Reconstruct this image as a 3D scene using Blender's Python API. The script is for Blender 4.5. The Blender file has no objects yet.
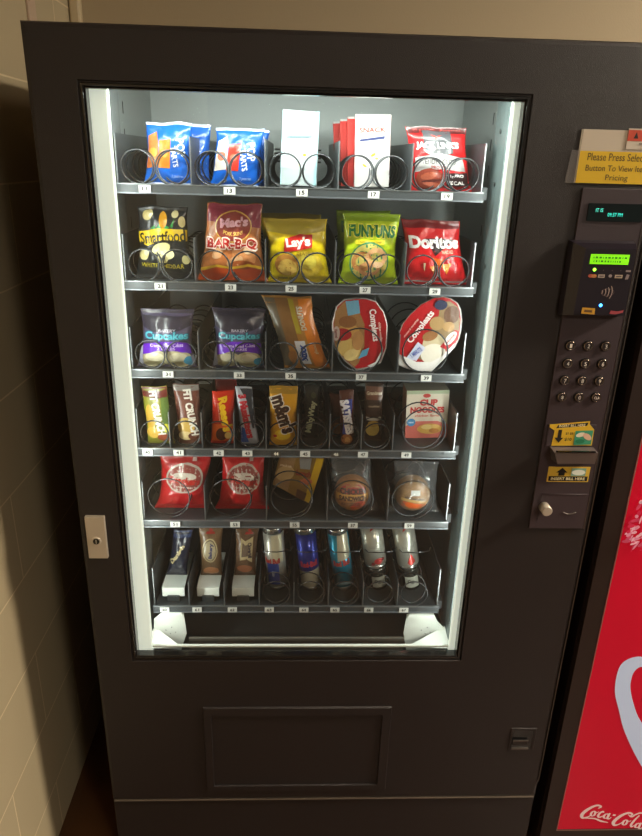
import bpy, bmesh, math, random
from mathutils import Vector, noise
from math import sin, cos, pi, radians as R
random.seed(7)
S = bpy.context.scene
C = S.collection

# ------------------------------------------------------------------ materials
_m = {}
def lin(h):
    h = h.lstrip('#')
    v = [int(h[i:i+2], 16)/255 for i in (0, 2, 4)]
    return tuple(c/12.92 if c <= .04045 else ((c+.055)/1.055)**2.4 for c in v) + (1,)
def mat(name, color='#808080', rough=.5, metal=0., coat=0., emit=0., bump=0., bscale=60., var=0., spec=.5, ecol=None):
    if name in _m: return _m[name]
    m = bpy.data.materials.new(name); m.use_nodes = True
    nt = m.node_tree; b = nt.nodes['Principled BSDF']
    col = lin(color) if isinstance(color, str) else color
    b.inputs['Base Color'].default_value = col
    b.inputs['Roughness'].default_value = rough
    b.inputs['Metallic'].default_value = metal
    b.inputs['Coat Weight'].default_value = coat
    b.inputs['Specular IOR Level'].default_value = spec
    if emit:
        b.inputs['Emission Color'].default_value = lin(ecol) if ecol else col
        b.inputs['Emission Strength'].default_value = emit
    if bump or var:
        tc = nt.nodes.new('ShaderNodeTexCoord'); n = nt.nodes.new('ShaderNodeTexNoise')
        n.inputs['Scale'].default_value = bscale; n.inputs['Detail'].default_value = 5
        nt.links.new(tc.outputs['Object'], n.inputs['Vector'])
        if bump:
            bp = nt.nodes.new('ShaderNodeBump'); bp.inputs['Strength'].default_value = bump
            bp.inputs['Distance'].default_value = .002
            nt.links.new(n.outputs['Fac'], bp.inputs['Height']); nt.links.new(bp.outputs['Normal'], b.inputs['Normal'])
        if var:
            mx = nt.nodes.new('ShaderNodeMixRGB'); mx.blend_type = 'MULTIPLY'
            rp = nt.nodes.new('ShaderNodeValToRGB')
            rp.color_ramp.elements[0].color = (1-var, 1-var, 1-var, 1); rp.color_ramp.elements[1].color = (1, 1, 1, 1)
            rp.color_ramp.elements[0].position = .3; rp.color_ramp.elements[1].position = .7
            mx.inputs['Fac'].default_value = 1; mx.inputs['Color1'].default_value = col
            nt.links.new(n.outputs['Fac'], rp.inputs['Fac']); nt.links.new(rp.outputs['Color'], mx.inputs['Color2'])
            nt.links.new(mx.outputs['Color'], b.inputs['Base Color'])
    _m[name] = m; return m
def ink(c):      # printed film
    return mat('ink'+c, c, rough=.30, coat=.3, bump=.7, bscale=70)
def ink_matte(c):
    return mat('card'+c, c, rough=.6)
def clear(name, opac=.12, tint=(.9, .93, .95), rough=.12, bump=.6, bscale=45):
    if name in _m: return _m[name]
    m = bpy.data.materials.new(name); m.use_nodes = True; nt = m.node_tree
    for n in list(nt.nodes): nt.nodes.remove(n)
    out = nt.nodes.new('ShaderNodeOutputMaterial'); t = nt.nodes.new('ShaderNodeBsdfTransparent')
    g = nt.nodes.new('ShaderNodeBsdfGlossy'); g.inputs['Roughness'].default_value = rough
    d = nt.nodes.new('ShaderNodeBsdfDiffuse'); d.inputs['Color'].default_value = (*tint, 1)
    fr = nt.nodes.new('ShaderNodeFresnel'); ge = nt.nodes.new('ShaderNodeNewGeometry')
    mr = nt.nodes.new('ShaderNodeMapRange'); mr.inputs['To Min'].default_value = 1.5; mr.inputs['To Max'].default_value = 1/1.5
    nt.links.new(ge.outputs['Backfacing'], mr.inputs['Value']); nt.links.new(mr.outputs['Result'], fr.inputs['IOR'])
    m1 = nt.nodes.new('ShaderNodeMixShader'); m2 = nt.nodes.new('ShaderNodeMixShader')
    m1.inputs[0].default_value = opac
    L = nt.links.new
    L(t.outputs[0], m1.inputs[1]); L(d.outputs[0], m1.inputs[2])
    L(fr.outputs[0], m2.inputs[0]); L(m1.outputs[0], m2.inputs[1]); L(g.outputs[0], m2.inputs[2]); L(m2.outputs[0], out.inputs[0])
    if bump:
        tc = nt.nodes.new('ShaderNodeTexCoord'); n = nt.nodes.new('ShaderNodeTexNoise'); n.inputs['Scale'].default_value = bscale
        bp = nt.nodes.new('ShaderNodeBump'); bp.inputs['Strength'].default_value = bump; bp.inputs['Distance'].default_value = .01
        L(tc.outputs['Object'], n.inputs['Vector']); L(n.outputs['Fac'], bp.inputs['Height'])
        L(bp.outputs['Normal'], g.inputs['Normal']); L(bp.outputs['Normal'], fr.inputs['Normal'])
    _m[name] = m; return m

M_body = mat('powder_coat_black', '#272222', .42, bump=.5, bscale=900, spec=.45)
M_panel = mat('panel_plastic', '#3f353a', .38, bump=.25, bscale=700)
M_black = mat('black_plastic', '#141315', .25, coat=.4)
M_rubber = mat('black_rubber', '#0c0c0d', .22, coat=.3)
M_trim = mat('dark_bright_edge', '#77706a', .3, metal=.8)
M_line = mat('liner_steel', '#a3a9a7', .45, metal=.25, bump=.2, bscale=300, var=.12)
M_lined = mat('liner_dark', '#2c2f30', .4, metal=.2)
M_tray = mat('tray_steel', '#3c4143', .42, metal=.15, var=.2, bscale=30)
M_raild = mat('rail_dark', '#45494b', .42, metal=.3)
M_rail = mat('rail_grey', '#70757a', .4, metal=.5)
M_div = mat('divider_plate', '#454a4e', .35, metal=.25)
M_edge = mat('bright_steel', '#84888a', .35, metal=.8)
M_coil = mat('coil_steel', '#4a4c4e', .28, metal=.9)
M_white = mat('white_enamel', '#e3e8df', .45)
M_label = mat('label_white', '#cdcec8', .6)
M_ink = mat('label_ink', '#15120f', .7)
M_chrome = mat('brushed_chrome', '#cfc4b4', .42, metal=.45, bump=.2, bscale=400)
M_led = mat('light_strip_diffuser', '#e8efe2', .5, emit=.62, ecol='#e4eedd')
M_clear = clear('clear_wrap')
M_clear2 = clear('clear_wrap_dense', .05, rough=.12)

# ------------------------------------------------------------------ mesh helpers
class MB:
    def __init__(s): s.bm = bmesh.new(); s.mats = []
    def mi(s, m):
        if m not in s.mats: s.mats.append(m)
        return s.mats.index(m)
    def box(s, x0, x1, y0, y1, z0, z1, m, bev=0):
        r = bmesh.ops.create_cube(s.bm, size=1)
        for v in r['verts']:
            v.co = Vector(((x0+x1)/2+v.co.x*(x1-x0), (y0+y1)/2+v.co.y*(y1-y0), (z0+z1)/2+v.co.z*(z1-z0)))
        fs = set(f for v in r['verts'] for f in v.link_faces)
        k = s.mi(m)
        for f in fs: f.material_index = k
        if bev:
            es = list(set(e for f in fs for e in f.edges))
            n = bmesh.ops.bevel(s.bm, geom=es, offset=bev, segments=2, affect='EDGES', profile=.5)
            for f in n['faces']: f.material_index = k
        return s
    def poly(s, pts, m):
        vs = [s.bm.verts.new(p) for p in pts]; f = s.bm.faces.new(vs); f.material_index = s.mi(m); return f
    def prism(s, pts, y0, y1, m):        # outline in (x,z), extruded along y
        k = s.mi(m); n = len(pts)
        a = [s.bm.verts.new((p[0], y0, p[1])) for p in pts]; b = [s.bm.verts.new((p[0], y1, p[1])) for p in pts]
        fs = [s.bm.faces.new(a), s.bm.faces.new(b[::-1])]
        for i in range(n): fs.append(s.bm.faces.new((a[i], b[i], b[(i+1) % n], a[(i+1) % n])))
        for f in fs: f.material_index = k
        return s
    def loft(s, rings, m, cap=(True, True), smooth=True):
        k = s.mi(m); vr = [[s.bm.verts.new(p) for p in r] for r in rings]
        n = len(rings[0])
        for a, b in zip(vr, vr[1:]):
            for i in range(n):
                f = s.bm.faces.new((a[i], a[(i+1) % n], b[(i+1) % n], b[i])); f.material_index = k; f.smooth = smooth
        if cap[0]: f = s.bm.faces.new(vr[0][::-1]); f.material_index = k
        if cap[1]: f = s.bm.faces.new(vr[-1]); f.material_index = k
        return s
    def rects(s, loops, m):               # nested rectangles (x0,x1,z0,z1,y) joined by bands
        return s.loft([[(x0, y, z0), (x1, y, z0), (x1, y, z1), (x0, y, z1)] for x0, x1, z0, z1, y in loops], m, (False, False), False)
    def cyl(s, p0, p1, r0, r1, m, n=24, cap=(True, True)):
        p0 = Vector(p0); p1 = Vector(p1); d = (p1-p0).normalized()
        a = d.orthogonal().normalized(); b = d.cross(a)
        rr = [[p+(a*cos(2*pi*i/n)+b*sin(2*pi*i/n))*r for i in range(n)] for p, r in ((p0, r0), (p1, r1))]
        return s.loft(rr, m, cap)
    def tube(s, pts, r, m, n=6, closed=False):
        pts = [Vector(p) for p in pts]; rings = []
        up = Vector((0, 1, 0))
        for i, p in enumerate(pts):
            d = (pts[min(i+1, len(pts)-1)]-pts[max(i-1, 0)]).normalized()
            a = d.cross(up)
            a = a.normalized() if a.length > .05 else d.orthogonal().normalized()
            b = d.cross(a)
            rings.append([p+(a*cos(2*pi*k/n)+b*sin(2*pi*k/n))*r for k in range(n)])
        return s.loft(rings, m)
    def lathe(s, prof, m, n=32, c=(0, 0)):
        k = s.mi(m)
        return s.loft([[(c[0]+r*cos(2*pi*i/n), c[1]+r*sin(2*pi*i/n), z) for i in range(n)] for r, z in prof], m)
    def done(s, name, parent=None, loc=None, rot=None, normals=True):
        if normals: bmesh.ops.recalc_face_normals(s.bm, faces=s.bm.faces)
        me = bpy.data.meshes.new(name); s.bm.to_mesh(me); s.bm.free()
        for m in s.mats: me.materials.append(m)
        o = bpy.data.objects.new(name, me); C.objects.link(o)
        if parent: o.parent = parent
        if loc: o.location = loc
        if rot: o.rotation_euler = rot
        return o
def tag(o, label=None, cat=None, group=None, kind=None):
    if label: o['label'] = label
    if cat: o['category'] = cat
    if group: o['group'] = group
    if kind: o['kind'] = kind
    return o
def empty(name, loc=(0, 0, 0), rot=(0, 0, 0)):
    o = bpy.data.objects.new(name, None); C.objects.link(o); o.location = loc; o.rotation_euler = rot
    o.empty_display_size = .05; return o

# ------------------------------------------------------------------ printed artwork
_tx = {}
def text_geo(s, bold=0.):
    k = (s, bold)
    if k in _tx: return _tx[k]
    cu = bpy.data.curves.new('t', 'FONT'); cu.body = s; cu.size = 1; cu.offset = bold; cu.resolution_u = 3
    cu.fill_mode = 'BOTH'; cu.extrude = 0
    o = bpy.data.objects.new('t', cu); C.objects.link(o)
    bpy.context.view_layer.update()
    me = bpy.data.meshes.new_from_object(o.evaluated_get(bpy.context.evaluated_depsgraph_get()))
    V = [(v.co.x, v.co.y) for v in me.vertices]; F = [tuple(p.vertices) for p in me.polygons]
    bpy.data.objects.remove(o); bpy.data.curves.remove(cu); bpy.data.meshes.remove(me)
    x0 = min(v[0] for v in V); x1 = max(v[0] for v in V); y0 = min(v[1] for v in V); y1 = max(v[1] for v in V)
    V = [((v[0]-(x0+x1)/2)/(x1-x0), (v[1]-(y0+y1)/2)/(y1-y0)) for v in V]
    _tx[k] = (V, F); return _tx[k]
def curved_strip(pts, widths):
    """outline of a brush stroke"""
    L_, R_ = [], []
    for i, p in enumerate(pts):
        a = pts[max(i-1, 0)]; b = pts[min(i+1, len(pts)-1)]
        d = Vector((b[0]-a[0], b[1]-a[1])).normalized(); n = Vector((-d.y, d.x))*widths[i]/2
        L_.append((p[0]+n.x, p[1]+n.y)); R_.append((p[0]-n.x, p[1]-n.y))
    return L_, R_
def art(parent, surf, w, h, items, matf=ink, step=.006, zofs=.0004):
    """items printed on a front surface; surf(x,z)->Vector in the parent's space"""
    groups = {}
    for li, it in enumerate(items):
        kind, grp, col = it[:3]
        bm = bmesh.new()
        if kind == 'p':
            bm.faces.new([bm.verts.new((x*w/2, z*h, 0)) for x, z in it[3]])
        elif kind == 'e':
            cx, cz, rx, rz = it[3:7]; rot = R(it[7]) if len(it) > 7 else 0
            pts = []
            for i in range(28):
                a = 2*pi*i/28; ex, ez = rx*w*cos(a), rz*w*sin(a)
                pts.append(bm.verts.new((cx*w/2+ex*cos(rot)-ez*sin(rot), cz*h+ex*sin(rot)+ez*cos(rot), 0)))
            bm.faces.new(pts)
        elif kind == 'r':     # ring
            cx, cz, rx, rz, th = it[3:8]
            a_, b_ = [], []
            for i in range(36):
                a = 2*pi*i/36
                a_.append(bm.verts.new((cx*w/2+rx*w*cos(a), cz*h+rz*w*sin(a), 0))); b_.append(bm.verts.new((cx*w/2+(rx-th)*w*cos(a), cz*h+(rz-th)*w*sin(a), 0)))
            for i in range(36): bm.faces.new((a_[i], a_[(i+1) % 36], b_[(i+1) % 36], b_[i]))
        elif kind == 't':
            txt, cx, cz, tw, th = it[3:8]; rot = R(it[8]) if len(it) > 8 else 0; bold = it[9] if len(it) > 9 else .025
            arc = it[10] if len(it) > 10 else 0
            V, F = text_geo(txt, bold); vs = []
            for a, b in V:
                ex, ez = a*tw*w, b*th*w + arc*w*(1-4*a*a)
                vs.append(bm.verts.new((cx*w/2+ex*cos(rot)-ez*sin(rot), cz*h+ex*sin(rot)+ez*cos(rot), 0)))
            for f in F:
                try: bm.faces.new([vs[i] for i in f])
                except ValueError: pass
        elif kind == 's':     # brush stroke, absolute metres
            A, B = curved_strip(it[3], it[4])
            va = [bm.verts.new((x, z, 0)) for x, z in A]; vb = [bm.verts.new((x, z, 0)) for x, z in B]
            for i in range(len(va)-1): bm.faces.new((va[i], va[i+1], vb[i+1], vb[i]))
        if step:
            xs = [v.co.x for v in bm.verts]; zs = [v.co.y for v in bm.verts]
            for ax, lo, hi in ((0, min(xs), max(xs)), (1, min(zs), max(zs))):
                n = int((hi-lo)/step)
                for k in range(1, n+1):
                    c = lo+(hi-lo)*k/(n+1); co = [0, 0, 0]; co[ax] = c; no = [0, 0, 0]; no[ax] = 1
                    bmesh.ops.bisect_plane(bm, geom=bm.verts[:]+bm.edges[:]+bm.faces[:], plane_co=co, plane_no=no, dist=1e-7)
        eps = zofs+li*.00022
        mb = groups.setdefault(grp, MB()); k = mb.mi(matf(col))
        vm = {}
        for v in bm.verts:
            x, z = v.co.x, v.co.y
            p = surf(x, z); dx = surf(x+.001, z)-p; dz = surf(x, z+.001)-p
            n = dx.cross(dz); n = n.normalized() if n.length > 1e-12 else Vector((0, -1, 0))
            vm[v] = mb.bm.verts.new(p+n*eps)
        for f in bm.faces:
            try:
                g = mb.bm.faces.new([vm[v] for v in f.verts]); g.material_index = k; g.smooth = True
                g.normal_update()
            except ValueError: pass
        bm.free()
    for grp, mb in groups.items(): mb.done(grp, parent, normals=False)

def bag_surf(w, h, t, tw=1., shift=0., lean=0., seed=0, crimp=.07, crk=.0016, power=2.6):
    def depth(u, v):
        u = max(-1, min(1, u)); vv = (v-crimp)/(1-2*crimp)
        e = 0 if vv <= 0 or vv >= 1 else sin(pi*vv)**.5
        return t/2*max(0, 1-abs(u)**power)**.6*e
    def f(x, z, back=False):
        u = x/(w/2); v = z/h
        d = depth(u, v)
        if back: y = d+.0006
        else:
            inside = 1 if 0 < (v-crimp) < 1-2*crimp else .25
            cr = noise.noise(Vector((x*45+seed, seed*3.1, z*45)))+.6*noise.noise(Vector((x*110+seed, 5+seed, z*90)))
            cr += .7*abs(noise.noise(Vector((x*22-z*30, z*22+x*14, seed+9))))-.2
            cr += .9*max(0, abs(u)-.55)*sin(z*260+seed)
            y = -d-.0006-crk*cr*inside*(1-abs(u)**6 if abs(u) < 1 else 0)
        pinch = (1-.13*sin(pi*max(0, min(1, v)))**.8*min(1, t/.04))*(1+.05*math.exp(-(v/.09)**2))*(1+.05*noise.noise(Vector((z*30, seed, 2+(1 if u > 0 else -1)))))
        X = x*(1+(tw-1)*v)*pinch+shift*v
        Z = z+.0035*noise.noise(Vector((x*28, seed*2.3, 7)))*max(0, v-.6)*2.5
        return Vector((X, y+lean*z, Z))
    return f
def pillow(name, w, h, t, color, loc, rot=(0, 0, 0), tw=1., shift=0., lean=0., seed=0, items=(), crimp=.07, crk=.0022, material=None, power=2.6, nu=26, nv=34):
    sf = bag_surf(w, h, t, tw, shift, lean, seed, crimp, crk, power)
    mb = MB(); k = mb.mi(material or ink(color)); G = []
    for back in (False, True):
        g = [[mb.bm.verts.new(sf((i/nu*2-1)*w/2, j/nv*h, back)) for i in range(nu+1)] for j in range(nv+1)]
        G.append(g)
        for j in range(nv):
            for i in range(nu):
                q = (g[j][i], g[j][i+1], g[j+1][i+1], g[j+1][i])
                f = mb.bm.faces.new(q if not back else q[::-1]); f.smooth = True; f.material_index = k
    a, b = G
    for j in range(nv):
        mb.bm.faces.new((b[j][0], a[j][0], a[j+1][0], b[j+1][0])); mb.bm.faces.new((a[j][nu], b[j][nu], b[j+1][nu], a[j+1][nu]))
    for i in range(nu):
        mb.bm.faces.new((b[0][i], b[0][i+1], a[0][i+1], a[0][i])); mb.bm.faces.new((a[nv][i], a[nv][i+1], b[nv][i+1], b[nv][i]))
    o = mb.done(name, None, loc, rot, normals=False)
    if items: art(o, sf, w, h, items)
    return o
def carton(name, w, h, d, color, loc, rot=(0, 0, 0), items=(), side=None, bev=.0012):
    mb = MB(); mb.box(-w/2, w/2, 0, d, 0, h, ink_matte(color), bev)
    if side:
        k = mb.mi(ink_matte(side))
        for f in mb.bm.faces:
            if abs(f.normal.x) > .8: f.material_index = k
    o = mb.done(name, None, loc, rot)
    if items: art(o, lambda x, z: Vector((x, 0, z)), w, h, items, matf=ink_matte, step=0)
    return o

# ------------------------------------------------------------------ setting
def wall_mat(name, base, joints):
    m = mat(name, base, .55, spec=.35); nt = m.node_tree; b = nt.nodes['Principled BSDF']; L = nt.links.new
    tc = nt.nodes.new('ShaderNodeTexCoord'); n = nt.nodes.new('ShaderNodeTexNoise'); n.inputs['Scale'].default_value = 240; n.inputs['Detail'].default_value = 4
    L(tc.outputs['Object'], n.inputs['Vector'])
    bp = nt.nodes.new('ShaderNodeBump'); bp.inputs['Strength'].default_value = .25; bp.inputs['Distance'].default_value = .002
    L(n.outputs['Fac'], bp.inputs['Height'])
    if joints:
        sx = nt.nodes.new('ShaderNodeSeparateXYZ'); L(tc.outputs['Object'], sx.inputs[0])
        cb = nt.nodes.new('ShaderNodeCombineXYZ')
        a = nt.nodes.new('ShaderNodeMath'); a.operation = 'ADD'; a.inputs[1].default_value = -.095+.2045+.409*20
        c = nt.nodes.new('ShaderNodeMath'); c.operation = 'ADD'; c.inputs[1].default_value = -.355+.2045*20
        L(sx.outputs['Y'], a.inputs[0]); L(sx.outputs['Z'], c.inputs[0]); L(a.outputs[0], cb.inputs[0]); L(c.outputs[0], cb.inputs[1])
        br = nt.nodes.new('ShaderNodeTexBrick'); br.offset = .5; br.inputs['Scale'].default_value = 1
        br.inputs['Mortar Size'].default_value = .0022; br.inputs['Mortar Smooth'].default_value = .3
        br.inputs['Brick Width'].default_value = .409; br.inputs['Row Height'].default_value = .2045
        col = lin(base)
        br.inputs['Color1'].default_value = col; br.inputs['Color2'].default_value = tuple(x*.95 for x in col[:3])+(1,)
        br.inputs['Mortar'].default_value = tuple(min(1, x*1.45) for x in col[:3])+(1,)
        L(cb.outputs[0], br.inputs['Vector']); L(br.outputs['Color'], b.inputs['Base Color'])
        b2 = nt.nodes.new('ShaderNodeBump'); b2.inputs['Strength'].default_value = .5; b2.inputs['Distance'].default_value = .003; b2.invert = True
        L(br.outputs['Fac'], b2.inputs['Height']); L(bp.outputs['Normal'], b2.inputs['Normal']); L(b2.outputs['Normal'], b.inputs['Normal'])
    else: L(bp.outputs['Normal'], b.inputs['Normal'])
    return m
WL = wall_mat('painted_block_wall', '#b8a98a', True); WB = wall_mat('painted_wall', '#b09f82', False)
def struct(name, *b, m=None):
    mb = MB()
    for q in b: mb.box(*q, m)
    return tag(mb.done(name), kind='structure')
struct('wall_left', (-.37, -.17, -3.6, .85, 0, 2.8), m=WL)
struct('wall_back', (-.37, 4.2, .85, 1.0, 0, 2.8), m=WB)
struct('ceiling', (-.37, 4.2, -3.6, 1.0, 2.8, 2.9), m=mat('ceiling_paint', '#b5ab98', .8))
fl = mat('floor_vinyl', '#5a3a22', .3, var=.4, bscale=7, bump=.1, spec=.5)
struct('floor', (-.37, 4.2, -3.6, 1.0, -.1, 0), m=fl)
tag(MB().box(-.168, -.140, .822, .85, 0, 2.8, mat('trim_paint', '#c6b491', .4), .006).done('trim_1'), kind='structure')
tag(MB().box(-.17, -.163, .522, .565, 0, 2.8, mat('joint_paint', '#bfa690', .45), .002).done('trim_2'), kind='structure')

# ------------------------------------------------------------------ snack machine
W = 1.029; TOP = 1.83
vm = tag(empty('snack_vending_machine'), 'tall black glass-fronted snack vending machine against the wall, keypad column on its right', 'vending machine')
mb = MB()
mb.box(.004, .03, .05, .83, .02, TOP-.004, M_body); mb.box(W-.03, W-.004, .05, .83, .02, TOP-.004, M_body)
mb.box(.03, W-.03, .05, .83, TOP-.03, TOP-.004, M_body); mb.box(.03, W-.03, .80, .83, .02, TOP-.03, M_body)
mb.box(.03, W-.03, .05, .80, .02, .06, M_body)
mb.done('cabinet', vm)
# door with the window opening
GX0, GX1, GZ0, GZ1 = .0907, .7885, .6307, 1.7392
mb = MB()
o_ = [(0, W, .2, TOP, .05), (0, W, .2, TOP, .008), (.0025, W-.0025, .2025, TOP-.0025, .002), (.008, W-.008, .208, TOP-.008, 0)]
i_ = [(GX0-.012, GX1+.012, GZ0-.014, GZ1+.012, 0), (GX0-.0105, GX1+.0105, GZ0-.0125, GZ1+.0105, .0035), (GX0-.004, GX1+.004, GZ0-.004, GZ1+.004, .0035), (GX0-.001, GX1+.001, GZ0-.001, GZ1+.001, .021), (GX0-.03, GX1+.016, GZ0-.02, GZ1+.02, .024), (0, W, .2, TOP, .05)]
mb.rects(o_+i_, M_body)
mb.done('door', vm)
mb = MB()
mb.rects([(GX0-.0085, GX1+.0085, GZ0-.0085, GZ1+.0085, .0034), (GX0-.007, GX1+.007, GZ0-.007, GZ1+.007, .0005), (GX0-.004, GX1+.004, GZ0-.004, GZ1+.004, .0005), (GX0-.002, GX1+.002, GZ0-.002, GZ1+.002, .004),
          (GX0-.0012, GX1+.0012, GZ0-.0012, GZ1+.0012, .0022), (GX0, GX1, GZ0, GZ1, .003), (GX0, GX1, GZ0, GZ1, .020)], mat('gasket', '#1b1918', .2, coat=.6))
mb.done('window_gasket', vm)
glass = clear('door_glass', .015, (.6, .7, .68), .02, 0)
MB().box(GX0-.0005, GX1+.0005, .012, .016, GZ0-.0005, GZ1+.0005, glass).done('window_pane', vm)
MB().box(.001, W-.001, .006, .05, .02, .194, M_body, .002).done('kick_panel', vm)
MB().box(.004, W-.004, .001, .03, .1955, .1995, mat('seam_highlight', '#8d8378', .4, metal=.5)).done('door_bottom_highlight', vm)  # pale strip paints the highlight along the door's bottom edge

# liner, ramp and interior pieces
mb = MB()
IX0, IX1, IB = .075, .822, .58
mb.box(IX0-.004, IX0, .062, IB, .5, 1.79, M_line); mb.box(IX1, IX1+.004, .062, IB, .5, 1.79, M_line)
mb.box(IX0, IX1, IB, IB+.004, .5, 1.79, M_line); mb.box(IX0, IX1, .062, IB, 1.786, 1.79, M_line)
mb.box(IX0, IX1, .052, IB, .49, .50, M_lined)
dk = mat('slot_dark', '#16181a', .6)
for x in [.1+.0334*i for i in range(21)]:
    for z in (1.636, 1.645, 1.654, 1.663): mb.box(x, x+.014, IB-.001, IB, z, z+.004, dk)
for zc in (1.72, 1.67, 1.62, 1.5, 1.45):
    mb.box(IX1-.001, IX1, .30, .302, zc, zc+.022, dk); mb.box(IX0, IX0+.001, .30, .302, zc, zc+.022, dk)
mb.done('liner', vm)
MB().box(IX0, .09, .066, .21, .5, 1.78, mat('jamb_grey', '#767b7a', .5)).done('door_jamb', vm)
mb = MB().box(.79, IX1, .085, .165, .5, 1.78, mat('jamb_blue_grey', '#6c7a7a', .45, metal=.2))
for z in (1.70, 1.61, 1.46, 1.28, 1.1, .92, .76):
    mb.cyl((.7885, .125, z), (.7905, .125, z), .004, .004, M_coil, 12)
mb.done('door_jamb', vm)
mb = MB()
mb.poly([(IX0+.02, .10, .50), (IX1-.02, .10, .50), (IX1-.02, .40, .60), (IX0+.02, .40, .60)], M_tray)
mb.box(.185, .69, .10, .104, .50, .590, mat('chute_brown', '#4a443c', .4, metal=.3)); mb.box(.185, .69, .099, .106, .590, .596, mat('chute_lip', '#6e6a60', .4, metal=.4))
mb.done('delivery_chute', vm, normals=False)
for s, pl, tri in ((-1, [(.100, .560), (.105, .6415), (.124, .660), (.174, .660), (.178, .600), (.163, .552)], [(.0905, .06, .601), (.1725, .066, .601), (.1025, .122, .613)]),
                   (1, [(.795, .552), (.786, .615), (.768, .635), (.758, .655), (.694, .655), (.690, .600), (.700, .552)], [(.800, .06, .601), (.692, .066, .601), (.800, .13, .613)])):
    mb = MB().prism(pl, .112, .114, M_white)
    mb.prism([(p[0], p[1]) for p in ([(pl[2][0], .655), (pl[2][0]+.002, .663), (pl[3][0]-.004, .663), (pl[3][0], .655)] if s < 0 else [(.760, .650), (.757, .658), (.698, .658), (.694, .650)])], .104, .112, M_white)
    b = [Vector(p) for p in tri]
    mb.loft([[p for p in b], [p+Vector((0, 0, -.002)) for p in b]], M_white, smooth=False)
    for dx, dz in ((0, 0), (.012, .004), (-.01, .01), (.004, .018)):
        mb.cyl((sum(p[0] for p in pl)/len(pl)+dx, .1115, .60+dz), (sum(p[0] for p in pl)/len(pl)+dx, .112, .60+dz), .0012, .0012, dk, 8)
    mb.done('corner_plate', vm)
# light strips inside the door
MB().box(.086, .1185, .0255, .036, .618, 1.745, M_led, .003).done('light_strip', vm)
MB().box(.7770, .7920, .0255, .036, .618, 1.745, M_led, .003).done('light_strip', vm)
MB().box(.119, .776, .0255, .032, .6325, .6375, M_white, .001).done('window_sill_edge', vm)
MB().box(.10, .79, .026, .042, 1.742, 1.757, mat('top_tube', '#f4fff4', .4, emit=16, ecol='#eefff0'), .003).done('light_tube', vm)

# trays
LV = [1.5855, 1.410, 1.233, 1.062, .895, .662]
TX0, TX1 = .0985, .7665
ROWS = [
 [(11, 2, 2), (13, 2, 2), (15, 2, 2), (17, 2, 2), (19, 2, 2)],
 [(21, 2, 2), (23, 2, 2), (25, 2, 2), (27, 2, 2), (29, 2, 2)],
 [(31, 2, 2), (33, 2, 2), (35, 2, 2), (37, 2, 1), (39, 2, 1)],
 [(40, 1, 1), (41, 1, 1), (42, 1, 1), (43, 1, 1), (44, 1, 1), (45, 1, 1), (46, 1, 1), (47, 1, 1), (49, 2, 1)],
 [(51, 2, 1), (53, 2, 1), (55, 2, 1), (57, 2, 1), (59, 2, 1)],
 [(60, 1, 0), (61, 1, 0), (62, 1, 0), (63, 1, 1), (64, 1, 1), (65, 1, 1), (66, 1, 1), (67, 1, 1)]]
LABX = {11: (145, 188)}
LABELX = {11:.150,13:.302,15:.433,17:.564,19:.699, 21:.167,23:.300,25:.415,27:.557,29:.692, 31:.172,33:.313,35:.416,37:.558,39:.690,
 40:.120,41:.184,42:.267,43:.327,44:.387,45:.448,46:.513,47:.570,49:.662, 51:.168,53:.298,55:.428,57:.556,59:.681, 60:.132,61:.206,62:.287,63:.372,64:.452,65:.524,66:.603,67:.685}
def coil(cx, r, F, tray, hand=1, y0=.124, depth=.40, pitch=.052, wire=.0016):
    pts = []; n = int(depth/pitch*26)
    for i in range(n+1):
        a = i/26*2*pi; t = i/26
        y = y0+(.012*t if t < 1 else .012+(t-1)*pitch)
        a2 = -pi/2+a*hand
        pts.append((cx+r*cos(a2), y, F+r+.003+r*sin(a2)))
    mb = MB(); mb.tube(pts, wire, M_coil, 6); mb.done('spiral_coil', tray)
RU = [.005, .006, .008, .008, .004, .012]
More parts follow.
